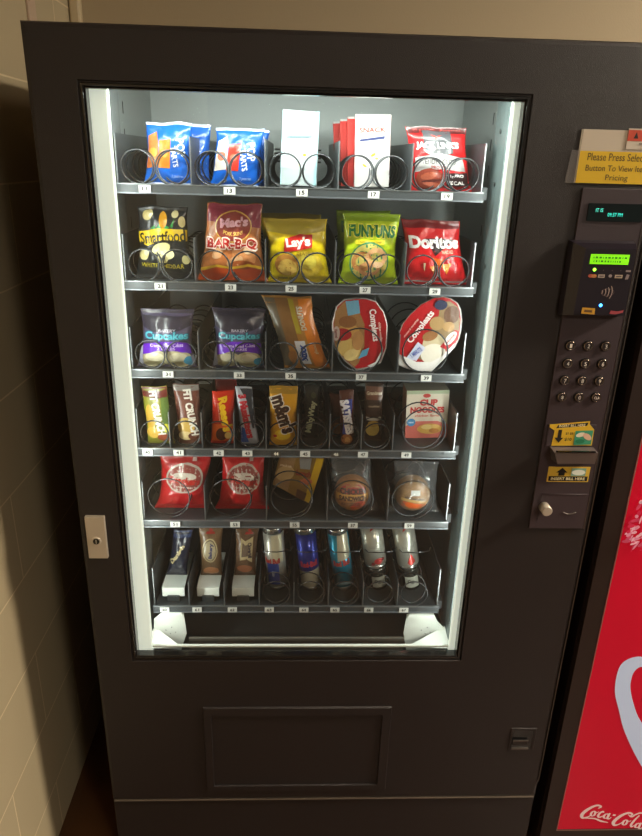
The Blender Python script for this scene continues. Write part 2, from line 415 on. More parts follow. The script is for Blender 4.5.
for ri, lanes in enumerate(ROWS):
    F = LV[ri]+.006; x1 = TX1; unit = (TX1-TX0)/sum(l[1] for l in lanes)
    if ri == 5: unit = .0805
    if ri == 5: x0 = TX0+.008
    else: x0 = TX0
    mb = MB()
    mb.box(x0, x1, .112, .56, F-.003, F-.0005, M_tray)
    U = RU[ri]
    mb.box(x0-.001, x1+.001, .1105, .1125, F-.016+U, F-.001+U, M_raild)
    mb.box(x0-.001, x1+.001, .108, .1125, F-.018+U, F-.0155+U, M_rail); mb.box(x0-.001, x1+.001, .1095, .1135, F-.0025+U, F-.0005+U, M_edge)
    hgt = .088 if ri < 5 else .10
    for xa in (x0-.0015, x1):
        mb.prism([], 0, 0, M_div) if False else None
        mb.box(xa, xa+.0015, .13, .56, F-.014, F+hgt, M_div); mb.box(xa-.0004, xa+.0019, .1285, .130, F-.005, F+hgt, M_edge)
    mb.box(x1+.004, x1+.012, .13, .5, F-.01, F+.012, M_tray)
    tray = mb.done('product_tray', vm)
    x = x0
    for li, (num, span, nc) in enumerate(lanes):
        xa, xb = x, x+span*unit
        if li:
            d = MB().box(xa-.0007, xa+.0007, .120, .55, F, F+(.085 if ri < 5 else .07), M_div)
            d.box(xa-.0011, xa+.0011, .1185, .1202, F-.001, F+(.085 if ri < 5 else .07), M_edge)
            d.done('divider', tray)
        if nc == 2:
            c0 = (xa+xb)/2
            coil(c0-.0312, .0295, F, tray, 1); coil(c0+.0312, .0295, F, tray, -1)
        elif nc == 1:
            r = (.0455 if span == 2 else .0290) if ri < 5 else .0330
            coil((xa+xb)/2-(.012 if ri in (2, 4) else 0), r if ri != 5 else .031, F, tray, 1, pitch=.075 if span == 2 else .06)
        lx = LABELX[num]
        lb = MB().box(lx-.0105, lx+.0105, .1070, .1082, F-.0155+U, F-.0030+U, ink_matte('#33322e') if num == 44 or num == 46 else M_label)
        lb = lb.done('number_label', tray)
        art(lb, lambda a, b, lx=lx, F=F+U: Vector((lx+a, .1070, F-.0152+b)), .021, .0125, [('t', 'digits', '#15120f' if num not in (44, 46) else '#d8d2c0', str(num), 0, .5, .48, .36, 0, .03)], matf=ink_matte, step=0, zofs=.0002)
        x = xb
    if ri == 5:    # retaining wires in front of the cans
        for k in range(3, 8):
            xa = x0+k*unit
            MB().tube([(xa+.004, .165, F+.13), (xa+.010, .150, F+.132), (xa+unit/2, .146, F+.134), (xa+unit-.010, .150, F+.136), (xa+unit-.004, .165, F+.137)], .0014, M_coil).done('retaining_wire', tray)
        for k, num in enumerate((60, 61, 62)):
            cx = [.1460, .2270, .3085][k]
            m_ = MB().box(cx-.026, cx+.026, .150, .30, F+.030, F+.034, M_white).box(cx-.026, cx+.026, .148, .152, F+.010, F+.034, M_white, .001)
            m_.box(cx-.014, cx+.014, .143, .150, F-.0, F+.0135, M_tray).box(cx-.011, cx+.011, .150, .30, F, F+.03, M_tray)
            m_.done('product_lift', tray)

# lower door: delivery bin, latch, lock
mb = MB()
mb.rects([(.2265, .6555, .2315, .4885, 0), (.2285, .6535, .2335, .4865, -.0045), (.2445, .6345, .2475, .4665, -.0045), (.2465, .6325, .2495, .4645, .006)], M_body)
bf = mb.done('bin_frame', vm)
MB().box(.2495, .6305, .0005, .012, .2535, .4625, mat('flap_plastic', '#322a26', .34, bump=.2, bscale=700), .002).done('delivery_flap', vm)
mb = MB()
mb.rects([(.9385, 1.0005, .351, .4215, 0), (.9400, .9990, .3525, .4200, -.0015), (.9440, .9940, .3560, .4150, -.0015), (.9450, .9930, .3570, .4140, -.0002)], M_body)
mb.box(.945, .993, -.0006, .002, .357, .414, M_rubber)
mb.box(.946, .982, -.0045, -.0006, .372, .386, M_body, .001); mb.box(.946, .982, -.006, -.0045, .3855, .389, M_trim); mb.box(.946, .986, -.0045, -.0006, .358, .362, M_trim)
mb.done('pull_latch', vm)
mb = MB().box(.0150, .0530, -.009, 0, .884, .979, M_chrome, .0012)
lk = mb.done('lock_plate', vm)
MB().cyl((.034, -.009, .925), (.034, -.0115, .925), .0095, .0085, M_chrome).cyl((.034, -.0113, .925), (.034, -.0120, .925), .0065, .0065, M_rubber).box(.0335, .0345, -.0124, -.0119, .920, .930, M_chrome).done('lock_cylinder', lk)

# control column
CP0, CP1, CZ0, CZ1 = .903, 1.0165, .957, 1.612
mb = MB(); mb.box(CP0, CP1, -.004, .0, CZ0, CZ1, M_panel, .0012)
mb.box(CP1-.0004, CP1+.0008, -.0046, -.0005, CZ0, CZ1, M_trim)
cp = mb.done('control_panel', vm)
MB().box(W-.0022, W-.0008, -.0008, .003, .25, 1.78, M_trim).done('door_edge_trim', vm)
flat = lambda x0, z0, y: (lambda a, b: Vector((x0+a, y, z0+b)))
# time display
ds = MB().box(.9172, 1.0125, -.0065, -.004, 1.559, 1.588, mat('display_window', '#101d1f', .15, coat=.5)).done('time_display', vm)
teal = lambda c: mat('vfd'+c, c, .5, emit=1.1)
art(ds, flat(.965, 1.559, -.0066), .095, .029, [('t', 'digits', '#54e8cf', 'IT IS', -.60, .62, .13, .062, 0, .0), ('t', 'digits', '#36e0cc', '09:37 PM', -.01, .38, .27, .062, 0, .0)], matf=teal, step=0)
# card reader
mb = MB()
mb.loft([[(.893, -.004, 1.397), (1.006, -.004, 1.397), (1.006, -.004, 1.527), (.893, -.004, 1.527)], [(.897, -.016, 1.399), (1.005, -.016, 1.399), (1.005, -.016, 1.524), (.897, -.016, 1.524)],
         [(.911, -.0300, 1.402), (1.003, -.0300, 1.402), (1.002, -.0300, 1.516), (.914, -.0300, 1.516)]], mat('reader_black', '#241e27', .3, coat=.3), smooth=False)
rd = mb.done('card_reader', vm)
lcd = MB().box(.9245, .9915, -.0308, -.030, 1.4905, 1.5070, mat('lcd_green', '#7fe018', .5, emit=.75, ecol='#7ce000')).done('reader_screen', rd)
its = []
for row, z in ((0, .68), (1, .32)):
    xx = -.86
    random.seed(3+row)
    while xx < (.8 if row == 0 else .5):
        l = random.choice((.05, .09, .13)); its.append(('p', 'screen_text', '#3f8a10', [(xx, z-.1), (xx+l, z-.1), (xx+l, z+.1), (xx, z+.1)])); xx += l+.06
art(lcd, flat(.958, 1.4905, -.0308), .067, .0165, its, matf=lambda c: mat('lcdink', c, .5, emit=.25), step=0)
MB().cyl((.9351, -.030, 1.4811), (.9351, -.0318, 1.4811), .0026, .0018, mat('led_green', '#a8ff50', .4, emit=6, ecol='#88ff30'), 12).done('green_indicator', rd)
MB().cyl((.9569, -.030, 1.4199), (.9569, -.0318, 1.4199), .0028, .0018, mat('led_blue', '#70c0ff', .4, emit=14, ecol='#2a86ff'), 12).done('blue_indicator', rd)
rs = flat(.957, 1.402, -.0301)
art(rd, rs, .088, .114, [
 ('e', 'card_marks', '#b9543e', -.60, .60, .055, .035), ('e', 'card_marks', '#c07a46', -.48, .60, .055, .035),
 ('p', 'card_marks', '#b8a69b', [(-.32, .575), (-.06, .575), (-.06, .625), (-.32, .625)]), ('e', 'card_marks', '#9a8d8d', .16, .605, .035, .03),
 ('p', 'card_marks', '#c7b29c', [(.34, .575), (.64, .575), (.64, .625), (.34, .625)]),
 ('p', 'card_marks', '#6a5f60', [(-.28, .59), (-.1, .59), (-.1, .61), (-.28, .61)]), ('p', 'card_marks', '#6a5f60', [(.38, .59), (.6, .59), (.6, .61), (.38, .61)]),
 ('e', 'card_marks', '#56484c', -.16, .69, .012, .012), ('e', 'card_marks', '#56484c', .19, .69, .012, .012), ('e', 'card_marks', '#56484c', .52, .69, .012, .012),
 ('p', 'card_marks', '#8d7f80', [(.72, .67), (.92, .67), (.92, .70), (.72, .70)]), ('p', 'card_marks', '#8d7f80', [(.74, .56), (.86, .56), (.90, .63), (.78, .64)]),
 ('r', 'contactless_mark', '#8a6f70', .15, .36, .13, .075, .006),
 ('p', 'maker_stickers', '#d09a2c', [(-.77, .03), (-.22, .02), (-.24, .115), (-.76, .125)]), ('p', 'maker_stickers', '#6a4a1c', [(-.66, .055), (-.34, .048), (-.34, .085), (-.66, .092)]),
 ('p', 'maker_stickers', '#a8434c', [(.36, .035), (.62, .03), (.90, .055), (.92, .095), (.66, .075), (.40, .085)])], matf=ink_matte, step=0)
for k in range(4):
    r_ = .004+.0033*k
    MB().tube([(.9555+.006*k*.6+r_*.6*cos(a)-.002, -.0302, 1.443+r_*sin(a)) for a in [R(-50+100*i/10) for i in range(11)]], .0007, mat('nfc_white', '#b9a6a0', .6), 5).done('contactless_wave', rd)
# keypad
KX = (.9255, .9583, .9908); KZ = (1.3406, 1.3069, 1.2740, 1.2413)
keys = ['1', '2', '3', '4', '5', '6', '7', '8', '9', '*', '0', 'CLR']
M_key = mat('key_black', '#2b2526', .25, coat=.6); M_keyring = mat('key_ring_dark', '#1d191b', .4)
for i, s in enumerate(keys):
    x, z = KX[i % 3], KZ[i//3]
    mb = MB(); mb.cyl((x, -.004, z), (x, -.0052, z), .0105, .0105, M_keyring)
    prof = [(.0088, -.0052), (.0090, -.0075), (.0084, -.0088), (.0070, -.0093), (.0066, -.0088)]
    mb.loft([[(x+r*cos(2*pi*k/28), y, z+r*sin(2*pi*k/28)) for k in range(28)] for r, y in prof], mat('key_rim', '#857a72', .18, metal=.9))
    mb.cyl((x, -.0080, z), (x, -.0090, z), .0064, .0063, M_key)
    ko = mb.done('keypad_button', vm)
    art(ko, flat(x, z-.008, -.0091), .016, .016, [('t', 'key_digit', '#e0d5ca', s, 0, .5, .26 if len(s) == 1 else .62, .46 if len(s) == 1 else .3, 0, .0), ('t', 'key_digit', '#6f6560', 'ABC' , 0, -.32, .6, .12, 0, .0)][:1], matf=ink_matte, step=0)
# bill acceptor
mb = MB(); mb.box(.909, 1.002, -.0070, -.004, 1.140, 1.186, M_panel, .001)
mb.loft([[(.918, -.004, 1.140), (1.003, -.004, 1.140), (1.003, -.004, 1.112), (.926, -.004, 1.112)], [(.920, -.030, 1.136), (1.003, -.030, 1.138), (1.003, -.026, 1.113), (.930, -.026, 1.112)]], mat('bill_mouth', '#6f6563', .35, metal=.3), smooth=False)
mb.box(.922, .998, -.0315, -.028, 1.1385, 1.141, M_rubber)
ba = mb.done('bill_acceptor', vm)
YE = '#e0b62c'
art(ba, flat(.955, 1.1420, -.0072), .09, .048, [
 ('p', 'sticker', YE, [(-.78, 0), (.98, .03), (.96, .72), (.72, .95), (.72, 1.08), (-.98, .92), (-.98, .80), (-.74, .66)]),
 ('p', 'sticker', '#17120e', [(-.7, .76), (.62, .88), (.66, 1.02), (-.62, .90)]),
 ('t', 'lettering', '#f2e6b8', 'INSERT BILL HERE', -.02, .885, .56, .058, 3.2, .02),
 ('p', 'sticker', '#17120e', [(-.58, .32), (-.42, .32), (-.42, .70), (-.58, .70)]), ('p', 'sticker', '#17120e', [(-.70, .36), (-.50, .14), (-.32, .36)]),
 ('p', 'picture', '#3f9a78', [(.16, .05), (.92, .08), (.92, .70), (.16, .66)]), ('e', 'picture', '#e8e2c8', .40, .50, .10, .05, 15), ('e', 'picture', '#e3b9a0', .70, .42, .11, .06, -35),
 ('e', 'picture', '#1f7a55', .42, .22, .10, .05),
 ('t', 'lettering', '#2a2415', '$1 $5', -.10, .55, .16, .06), ('t', 'lettering', '#2a2415', '$10', -.12, .30, .15, .08)], matf=ink_matte, step=0)
st = MB().box(.9235, 1.0065, -.0050, -.004, 1.0635, 1.0960, mat('card'+'#d8b23a', '#d8b23a', .6)).done('bill_sticker', vm)
art(st, flat(.965, 1.0635, -.0050), .083, .0325, [
 ('p', 'sticker_band', '#17120e', [(-.94, .06), (.94, .06), (.94, .38), (-.94, .38)]), ('t', 'lettering', '#f2e6b8', 'INSERT BILL HERE', 0, .22, .82, .07, 0, .02),
 ('p', 'sticker_band', '#17120e', [(-.50, .42), (-.20, .42), (-.20, .66), (-.50, .66)]), ('p', 'sticker_band', '#17120e', [(-.62, .64), (-.35, .96), (-.08, .64)]),
 ('p', 'picture', '#7fa894', [(.1, .42), (.8, .42), (.8, .94), (.1, .94)]), ('e', 'picture', '#e0e4da', .45, .66, .16, .07)], matf=ink_matte, step=0)
mb = MB(); mb.cyl((.9265, -.004, 1.0075), (.9265, -.024, 1.0075), .0105, .0105, M_chrome); mb.cyl((.9265, -.024, 1.0075), (.9265, -.026, 1.0075), .0105, .009, M_chrome)
mb.done('coin_return_knob', vm)
MB().tube([(.968+.026*i/8, -.0055, .9955-.004*sin(pi*i/8)) for i in range(9)], .0011, M_trim).done('coin_slot', vm)
MB().tube([(.918, -.0048, .976), (.918, -.0048, 1.036), (1.012, -.0048, 1.036)], .0006, M_panel).done('coin_plate', vm)

# signs taped on the machine
mb = MB().prism([(.8895, 1.6195), (1.0215, 1.6195), (1.0215, 1.7020), (.8900, 1.7020)], -.0022, -.0010, ink_matte('#cfc3b2'))
sg = tag(mb.done('paper_sign'), 'yellow and white paper sign about pressing a selection button, taped above the keypad column', 'sign')
art(sg, flat(.9555, 1.6195, -.0022), .132, .0825, [
 ('p', 'yellow_band', '#e3bb1e', [(-1, 0), (1, 0), (1, .605), (-1, .605)]),
 ('t', 'lettering', '#4a3d12', 'Please Press Selection', .07, .50, .86, .088, 0, .0),
 ('t', 'lettering', '#4a3d12', 'Button To View Item', .0, .29, .80, .070, 0, .0),
 ('t', 'lettering', '#4a3d12', 'Pricing', .03, .10, .29, .088, 0, .0)], matf=ink_matte, step=0)
MB().box(.8870, .8893, -.0021, -.0012, 1.6195, 1.702, ink_matte('#b5ac9a')).done('sign_edge', sg)
tag(MB().prism([(.8710, 1.6190), (.8885, 1.6190), (.8885, 1.6700), (.8755, 1.6700)], -.0030, -.0005, clear('tape', .10, (.6, .55, .52), .3, .2)).done('clear_tape'), 'strip of clear tape at the left edge of the yellow and white sign', 'tape')
wn = tag(MB().box(.9640, 1.0210, -.0036, -.0028, 1.6735, 1.7050, ink_matte('#d3c8ba')).done('warning_label'), 'small white label with a red warning band on the upper right of the yellow sign', 'label')
art(wn, flat(.9925, 1.6735, -.0036), .057, .0315, [('p', 'red_band', '#cf4a30', [(-1, .40), (1, .40), (1, .93), (-1, .93)]), ('p', 'lettering', '#2a1512', [(-.66, .52), (-.38, .52), (-.52, .84)]),
 ('t', 'lettering', '#2a1512', 'WARNING', .32, .67, .52, .11, 0, .01), ('p', 'lettering', '#5a5148', [(-.3, .25), (.9, .25), (.9, .30), (-.3, .30)]), ('p', 'lettering', '#5a5148', [(-.1, .12), (.8, .12), (.8, .17), (-.1, .17)])], matf=ink_matte, step=0)

# ------------------------------------------------------------------ cola machine
CX = 1.0575
cm = tag(empty('drinks_vending_machine', (0, 0, 0)), 'drinks vending machine with a glowing red front and white script, partly out of frame', 'vending machine')
M_cf = mat('cola_frame', '#2b211f', .4)
mb = MB().box(CX, 2.02, .012, .83, .02, 1.83, M_cf, .003)
mb.done('cabinet', cm)
RX0, RX1, RZ0, RZ1 = 1.1000, 1.94, .0850, 1.62
mb = MB(); mb.rects([(CX, 2.02, .03, 1.82, .012), (CX+.002, 2.018, .032, 1.818, 0), (RX0-.002, RX1, RZ0-.002, RZ1, 0), (RX0-.001, RX1, RZ0-.001, RZ1, .004)], M_cf)
mb.done('front_frame', cm)
MB().rects([(RX0-.002, RX1, RZ0-.004, RZ1, -.0012), (RX0, RX1-.002, RZ0, RZ1-.002, -.0012)], mat('panel_edge', '#a08a80', .35, metal=.6)).done('panel_trim', cm)
red = mat('backlit_red', '#b50d26', .18, emit=.24, ecol='#d40a30', coat=.2)
rp = MB().box(RX0, RX1-.002, .0, .004, RZ0, RZ1-.002, red).done('lit_panel', cm)
ps = flat(0, 0, -.0002)
def redmat(c): return mat('backlit'+c, c, .25, emit=.28)
rb_o = [(1.2757+.08, .19), (1.2757, .2948), (1.2126, .4035), (1.1826, .4774), (1.1665, .5200), (1.1600, .5580), (1.1603, .5942), (1.1670, .6130), (1.1776, .6225), (1.1910, .6280), (1.2075, .6280), (1.245, .612), (1.300, .57)]
rb_i = [(1.300+.08, .33), (1.2900, .375), (1.2472, .4340), (1.2279, .4645), (1.2067, .5129), (1.1970, .5450), (1.1951, .5713), (1.1970, .5850), (1.2018, .5941), (1.2070, .5990), (1.2133, .5997), (1.235, .590), (1.280, .545)]
def smooth(P):
    out = []
    for i in range(len(P)-1):
        p0, p1, p2, p3 = P[max(i-1, 0)], P[i], P[i+1], P[min(i+2, len(P)-1)]
        for j in range(5):
            t = j/5; out.append(tuple(.5*((2*p1[q])+(-p0[q]+p2[q])*t+(2*p0[q]-5*p1[q]+4*p2[q]-p3[q])*t*t+(-p0[q]+3*p1[q]-3*p2[q]+p3[q])*t**3) for q in (0, 1)))
    return out+[P[-1]]
rb_o = smooth(rb_o); rb_i = smooth(rb_i)
mb = MB(); k = mb.mi(redmat('#b4c0d8'))
for i in range(len(rb_o)-1):
    f = mb.bm.faces.new([mb.bm.verts.new((p[0], -.0010, p[1])) for p in (rb_o[i], rb_o[i+1], rb_i[i+1], rb_i[i])]); f.material_index = k
bmesh.ops.remove_doubles(mb.bm, verts=mb.bm.verts, dist=1e-5)
mb.done('white_ribbon', cm)
# scattered pinkish blotches on the red panel
rnd = random.Random(5); its = []
for i in range(90):
    cx = 1.102+abs(rnd.gauss(0, .045)); cz = .965+.5*(cx-1.10)*rnd.choice((-1, 1))+rnd.gauss(0, .028)
    its.append(('e', 'splash_picture', rnd.choice(['#cf8296', '#dcaab4', '#c8506a', '#c02c48', '#c8425e']), cx*2, cz, rnd.uniform(.003, .012), rnd.uniform(.0015, .005), rnd.uniform(0, 90)))
its = [q for q in its if q[3]/2-q[5] > 1.101]
art(rp, flat(0, 0, -.0003), 1, 1, its, matf=redmat, step=0, zofs=.0001)
for q_ in rp.children: tag(q_, kind='stuff')
# script lettering: strokes drawn in a 2-D frame, mapped onto the panel
def lg(x, y):   # drawing units -> panel metres
    u = x-260; v = 480-y
    return (1.1545+u*.000406, .130+v*.000552-u*.0000065)
def stroke(pts, ws):
    P = []; Wd = []
    n = len(pts)
    for i in range(n-1):
        p0 = pts[max(i-1, 0)]; p1 = pts[i]; p2 = pts[i+1]; p3 = pts[min(i+2, n-1)]
        for j in range(6):
            t = j/6
            q = [.5*((2*p1[k])+(-p0[k]+p2[k])*t+(2*p0[k]-5*p1[k]+4*p2[k]-p3[k])*t*t+(-p0[k]+3*p1[k]-3*p2[k]+p3[k])*t**3) for k in (0, 1)]
            P.append(q); Wd.append(ws[i]+(ws[i+1]-ws[i])*t)
    P.append(pts[-1]); Wd.append(ws[-1])
    return ('s', 'script_logo', '#d5b8b4', [lg(*p) for p in P], [w*.00062 for w in Wd])
def ring_(cx, cy, rx, ry, tilt=-.25):
    pts = [(cx+rx*cos(a)-tilt*ry*sin(a)*-1*.6, cy+ry*sin(a)) for a in [2*pi*i/10 for i in range(11)]]
    return stroke(pts, [9 if i % 5 in (0, 1, 4) else 5 for i in range(11)])
logo = [
 stroke([(352, 428), (368, 418), (345, 409), (312, 420), (278, 444), (260, 470), (270, 488), (300, 482), (322, 466)], [4, 8, 9, 12, 15, 15, 10, 6, 3]),
 stroke([(272, 489), (310, 489), (350, 493), (390, 508), (437, 517)], [5, 6, 7, 9, 2]),
 ring_(328, 460, 13, 15), stroke([(338, 448), (350, 452), (362, 447)], [4, 4, 3]),
 stroke([(392, 452), (384, 446), (370, 455), (362, 472), (370, 482), (388, 476), (398, 468)], [7, 8, 9, 10, 8, 5, 3]),
 ring_(413, 474, 14, 14), stroke([(432, 456), (424, 474), (424, 488), (436, 490), (446, 480)], [8, 9, 9, 6, 3]),
 stroke([(452, 466), (470, 468)], [8, 8]),
 stroke([(560, 474), (574, 462), (552, 452), (518, 462), (486, 486), (468, 512), (478, 530), (506, 524), (530, 506)], [4, 8, 9, 12, 15, 15, 10, 6, 3]),
 stroke([(548, 462), (572, 476), (594, 462), (624, 452), (660, 462)], [3, 7, 8, 9, 3]),
 ring_(540, 512, 13, 16), stroke([(552, 500), (564, 504), (576, 500)], [4, 4, 3]),
 stroke([(618, 466), (596, 496), (582, 524), (588, 538), (602, 530)], [6, 9, 10, 8, 3]),
 ring_(624, 530, 14, 14), stroke([(644, 512), (636, 530), (636, 545), (650, 548), (662, 538)], [8, 9, 9, 6, 3]),
]
art(rp, flat(0, 0, -.0003), 1, 1, logo, matf=redmat, step=0, zofs=.0006)

# ------------------------------------------------------------------ products
# number: (centre x, front y, width at the base, width at the top, top shift, height, lift above the tray)
PR = {
 11:(0.1754, 0.2, 0.0878, 0.0856, 0.0079, 0.1098, 0.0), 13:(0.3023, 0.2, 0.0922, 0.0919, 0.0141, 0.1034, 0.0),
 15:(0.4234, 0.2, 0.0688, 0.0701, 0.004, 0.134, 0.004), 17:(0.5688, 0.2, 0.0684, 0.066, -0.0044, 0.1301, 0.005),
 19:(0.7062, 0.2, 0.1223, 0.1163, -0.021, 0.1161, 0.0), 21:(0.1638, 0.173, 0.1136, 0.0958, 0.0041, 0.1368, 0.0),
 23:(0.2986, 0.155, 0.1381, 0.1043, 0.008, 0.1464, 0), 25:(0.4324, 0.158, 0.1219, 0.1253, -0.0113, 0.1218, 0.0),
 27:(0.5672, 0.158, 0.1154, 0.1112, 0.0007, 0.1341, 0.0), 29:(0.7057, 0.166, 0.1338, 0.1134, -0.0229, 0.1246, 0.0),
 31:(0.1625, 0.155, 0.1200, 0.1060, 0.0060, 0.120, 0), 33:(0.3087, 0.155, 0.1080, 0.1090, 0.0031, 0.124, 0),
 35:(0.4506, 0.158, 0.0940, 0.0980, -0.0450, 0.1500, 0), 37:(0.5586, 0.150, 0.1151, 0.1103, -0.0075, 0.1534, 0.0),
 39:(0.7028, 0.150, 0.1337, 0.128, -0.0135, 0.1562, 0), 40:(0.1406, 0.152, 0.0560, 0.0540, -0.0080, 0.1300, 0),
 41:(0.2042, 0.152, 0.0520, 0.0550, -0.0060, 0.1340, 0.0), 42:(0.2712, 0.156, 0.0515, 0.0469, 0.0038, 0.1205, 0.0),
 43:(0.3297, 0.156, 0.0380, 0.0350, -0.0120, 0.1300, 0.0), 44:(0.402, 0.150, 0.060, 0.0600, -0.0009, 0.1350, 0),
 45:(0.4618, 0.193, 0.0330, 0.0360, -0.0005, 0.1240, 0), 46:(0.5404, 0.156, 0.0290, 0.0320, -0.007, 0.1270, 0.0),
 47:(0.5968, 0.181, 0.0400, 0.0420, -0.0022, 0.1360, 0.0), 49:(0.723, 0.2, 0.0941, 0.0924, -0.0052, 0.112, 0.0),
 51:(0.1732, 0.171, 0.1180, 0.1120, 0.0146, 0.1330, 0), 53:(0.3080, 0.169, 0.1180, 0.0950, 0.0060, 0.134, 0),
 55:(0.429, 0.2, 0.1077, 0.1116, 0.0215, 0.1135, 0), 57:(0.5622, 0.152, 0.1144, 0.0829, -0.0132, 0.1333, 0),
 59:(0.6991, 0.152, 0.1074, 0.0969, -0.0028, 0.1278, 0), 60:(0.1456, 0.2, 0.0479, 0.0463, 0.0226, 0.125, 0.034),
 61:(0.2298, 0.2, 0.0500, 0.0560, 0.0018, 0.130, 0.034), 62:(0.3102, 0.2, 0.0500, 0.0560, 0.0067, 0.130, 0.034),
 63:(0.3888, 0.19, 0.0461, 0.0429, -0.0113, 0.1539, 0), 64:(0.4714, 0.19, 0.0463, 0.0499, -0.018, 0.1531, 0),
 65:(0.5526, 0.19, 0.0429, 0.0466, -0.023, 0.1522, 0.0), 66:(0.627, 0.19, 0.0506, 0.0522, -0.0265, 0.1093, 0.06),
 67:(0.7067, 0.19, 0.05, 0.0527, -0.0312, 0.1121, 0.06)}
def place(n): 
    cx, y, wb, wt, sh, h, lift = PR[n]
    return cx, y, wb, wt/wb, sh, h, LV[n//10-1]+.006+lift+.0004
def bag(n, name, color, t, items, label, cat, group=None, dy=0, dx=0, dh=1., crk=.0032, crimp=.06, power=2.6, material=None, nu=26, nv=34, lean=0., w_=1.):
    cx, y, w, tr, sh, h, z = place(n)
    o = pillow(name, w*w_, h*dh, t, color, (cx+dx, y+dy, z), tw=tr, shift=sh, seed=n*1.7+dy*90, items=items, crk=crk, crimp=crimp, power=power, material=material, nu=nu, nv=nv, lean=lean)
    return tag(o, label, cat, group)

# 11, 13: toaster pastries
def pastry_art(col2, col3, left):
    return [('p', 'seal', '#cfdcf0', [(-.98, .955), (.98, .955), (.98, 1), (-.98, 1)]),
     ('p', 'picture', col2, [(-.96, .26), (-.90, .78), (-.50, .86), (-.44, .70), (-.40, .30)]),
     ('p', 'picture', col3, [(-.42, .28), (-.40, .72), (.14, .74), (.12, .27)]),
     ('e', 'picture', left, -.15, .50, .08, .07), ('e', 'picture', left, -.68, .52, .09, .09),
     ('t', 'logo', '#f2f5fa', 'POP', .60, .60, .36, .18, -78, .02), ('t', 'logo', '#f2f5fa', 'TARTS', .32, .46, .42, .12, -78, .02),
     ('p', 'seal', '#cfdcf0', [(-.98, 0), (.98, 0), (.98, .03), (-.98, .03)]), ('t', 'lettering', '#b8cdf0', '2 pastries', .45, .14, .26, .07, 0, .0)]
bag(11, 'toaster_pastry_pouch', '#0b62c8', .026, pastry_art('#c9743a', '#e07b20', '#f0a040'), 'front blue pastry pouch with orange pastries, leftmost slot of the top tray', 'snack', 'blue pastry pouches', crimp=.04)
bag(11, 'toaster_pastry_pouch', '#0b62c8', .024, [('p', 'seal', '#cfdcf0', [(-.98, .955), (.98, .955), (.98, 1), (-.98, 1)])], 'blue pastry pouch half hidden behind the orange-pictured one, top left', 'snack', 'blue pastry pouches', dy=.05, dx=.030, crimp=.04)
bag(13, 'toaster_pastry_pouch', '#0a5cc0', .026, pastry_art('#d9cfc0', '#c8301f', '#e86a50'), 'blue pastry pouch with red and cream pastries, second slot of the top tray', 'snack', 'blue pastry pouches', crimp=.04)
bag(13, 'toaster_pastry_pouch', '#0a5cc0', .024, [('p', 'seal', '#cfdcf0', [(-.98, .955), (.98, .955), (.98, 1), (-.98, 1)])], 'blue pastry pouch just showing behind the one with red and cream pastries', 'snack', 'blue pastry pouches', dy=.05, dx=.008, crimp=.04)
# 15
cx, y, w, tr, sh, h, z = place(15)
o = carton('snack_pouch', w, h, .014, '#b9c4c6', (cx+.002, y, z), (R(-3), R(2), 0), [
 ('p', 'side_band', '#9fd0da', [(.86, 0), (1, 0), (1, 1), (.86, 1)]), ('p', 'side_band', '#b5dae0', [(-1, 0), (-.93, 0), (-.93, 1), (-1, 1)]),
 ('p', 'name_band', '#7a9098', [(-.72, .62), (.66, .65), (.66, .69), (-.72, .66)]), ('t', 'lettering', '#1e2c38', 'seasoned snack', -.02, .655, .52, .045, 2, .0),
 ('e', 'picture', '#b8a410', .30, .42, .05, .04), ('e', 'picture', '#e6e08a', .02, .28, .03, .03), ('t', 'lettering', '#8a8f92', 'pack', 0, .90, .16, .035, 0, .0)], side='#bcdde2')
tag(o, 'white and pale blue snack carton, middle slot of the top tray', 'snack')
tag(carton('snack_pouch', w, h*.96, .012, '#dfeaea', (cx+.006, y+.055, z), (R(-3), R(1), 0), side='#bcdde2'), 'pale snack carton hidden behind the white and pale blue one', 'snack')
# 17
cx, y, w, tr, sh, h, z = place(17)
sn = [('t', 'logo', '#8e3018', 'SNACK', -.02, .79, .74, .13, 2, .03), ('t', 'lettering', '#8a7068', 'better snacks', 0, .93, .5, .04, 2, .0), ('p', 'name_band', '#25336a', [(-.72, .63), (.66, .67), (.68, .71), (-.72, .66)]),
      ('e', 'picture', '#c8b010', .05, .45, .08, .035, 30), ('e', 'picture', '#b89c10', -.42, .30, .07, .03, -30), ('e', 'picture', '#b9a040', .25, .40, .05, .03)]
for k in range(4):
    o = carton('snack_pouch', w, h*(1-.02*k), .009, '#c6c2c0', (cx-.0105*k, y+.030*k, z), (R(-3), R(-1-k), 0), sn if k == 0 else (), side='#c41e16')
    if k:
        art(o, lambda a, b: Vector((a, 0, b)), w, h*(1-.02*k), [('p', 'red_side', '#cf2a20', [(-1, 0), (-.52, 0), (-.44, .97), (-1, .97)]), ('p', 'red_side', '#cf2a20', [(.6, 0), (1, 0), (1, .97), (.7, .97)])], matf=ink_matte, step=0)
    tag(o, ['front white snack pouch with peach lettering and red sides, top tray', 'red-edged white pouch directly behind the front one of the fourth top slot',
            'third red-edged white pouch from the front in the fourth top slot', 'rearmost red-edged white pouch in the fourth top slot'][k], 'snack', 'red edged white pouches')
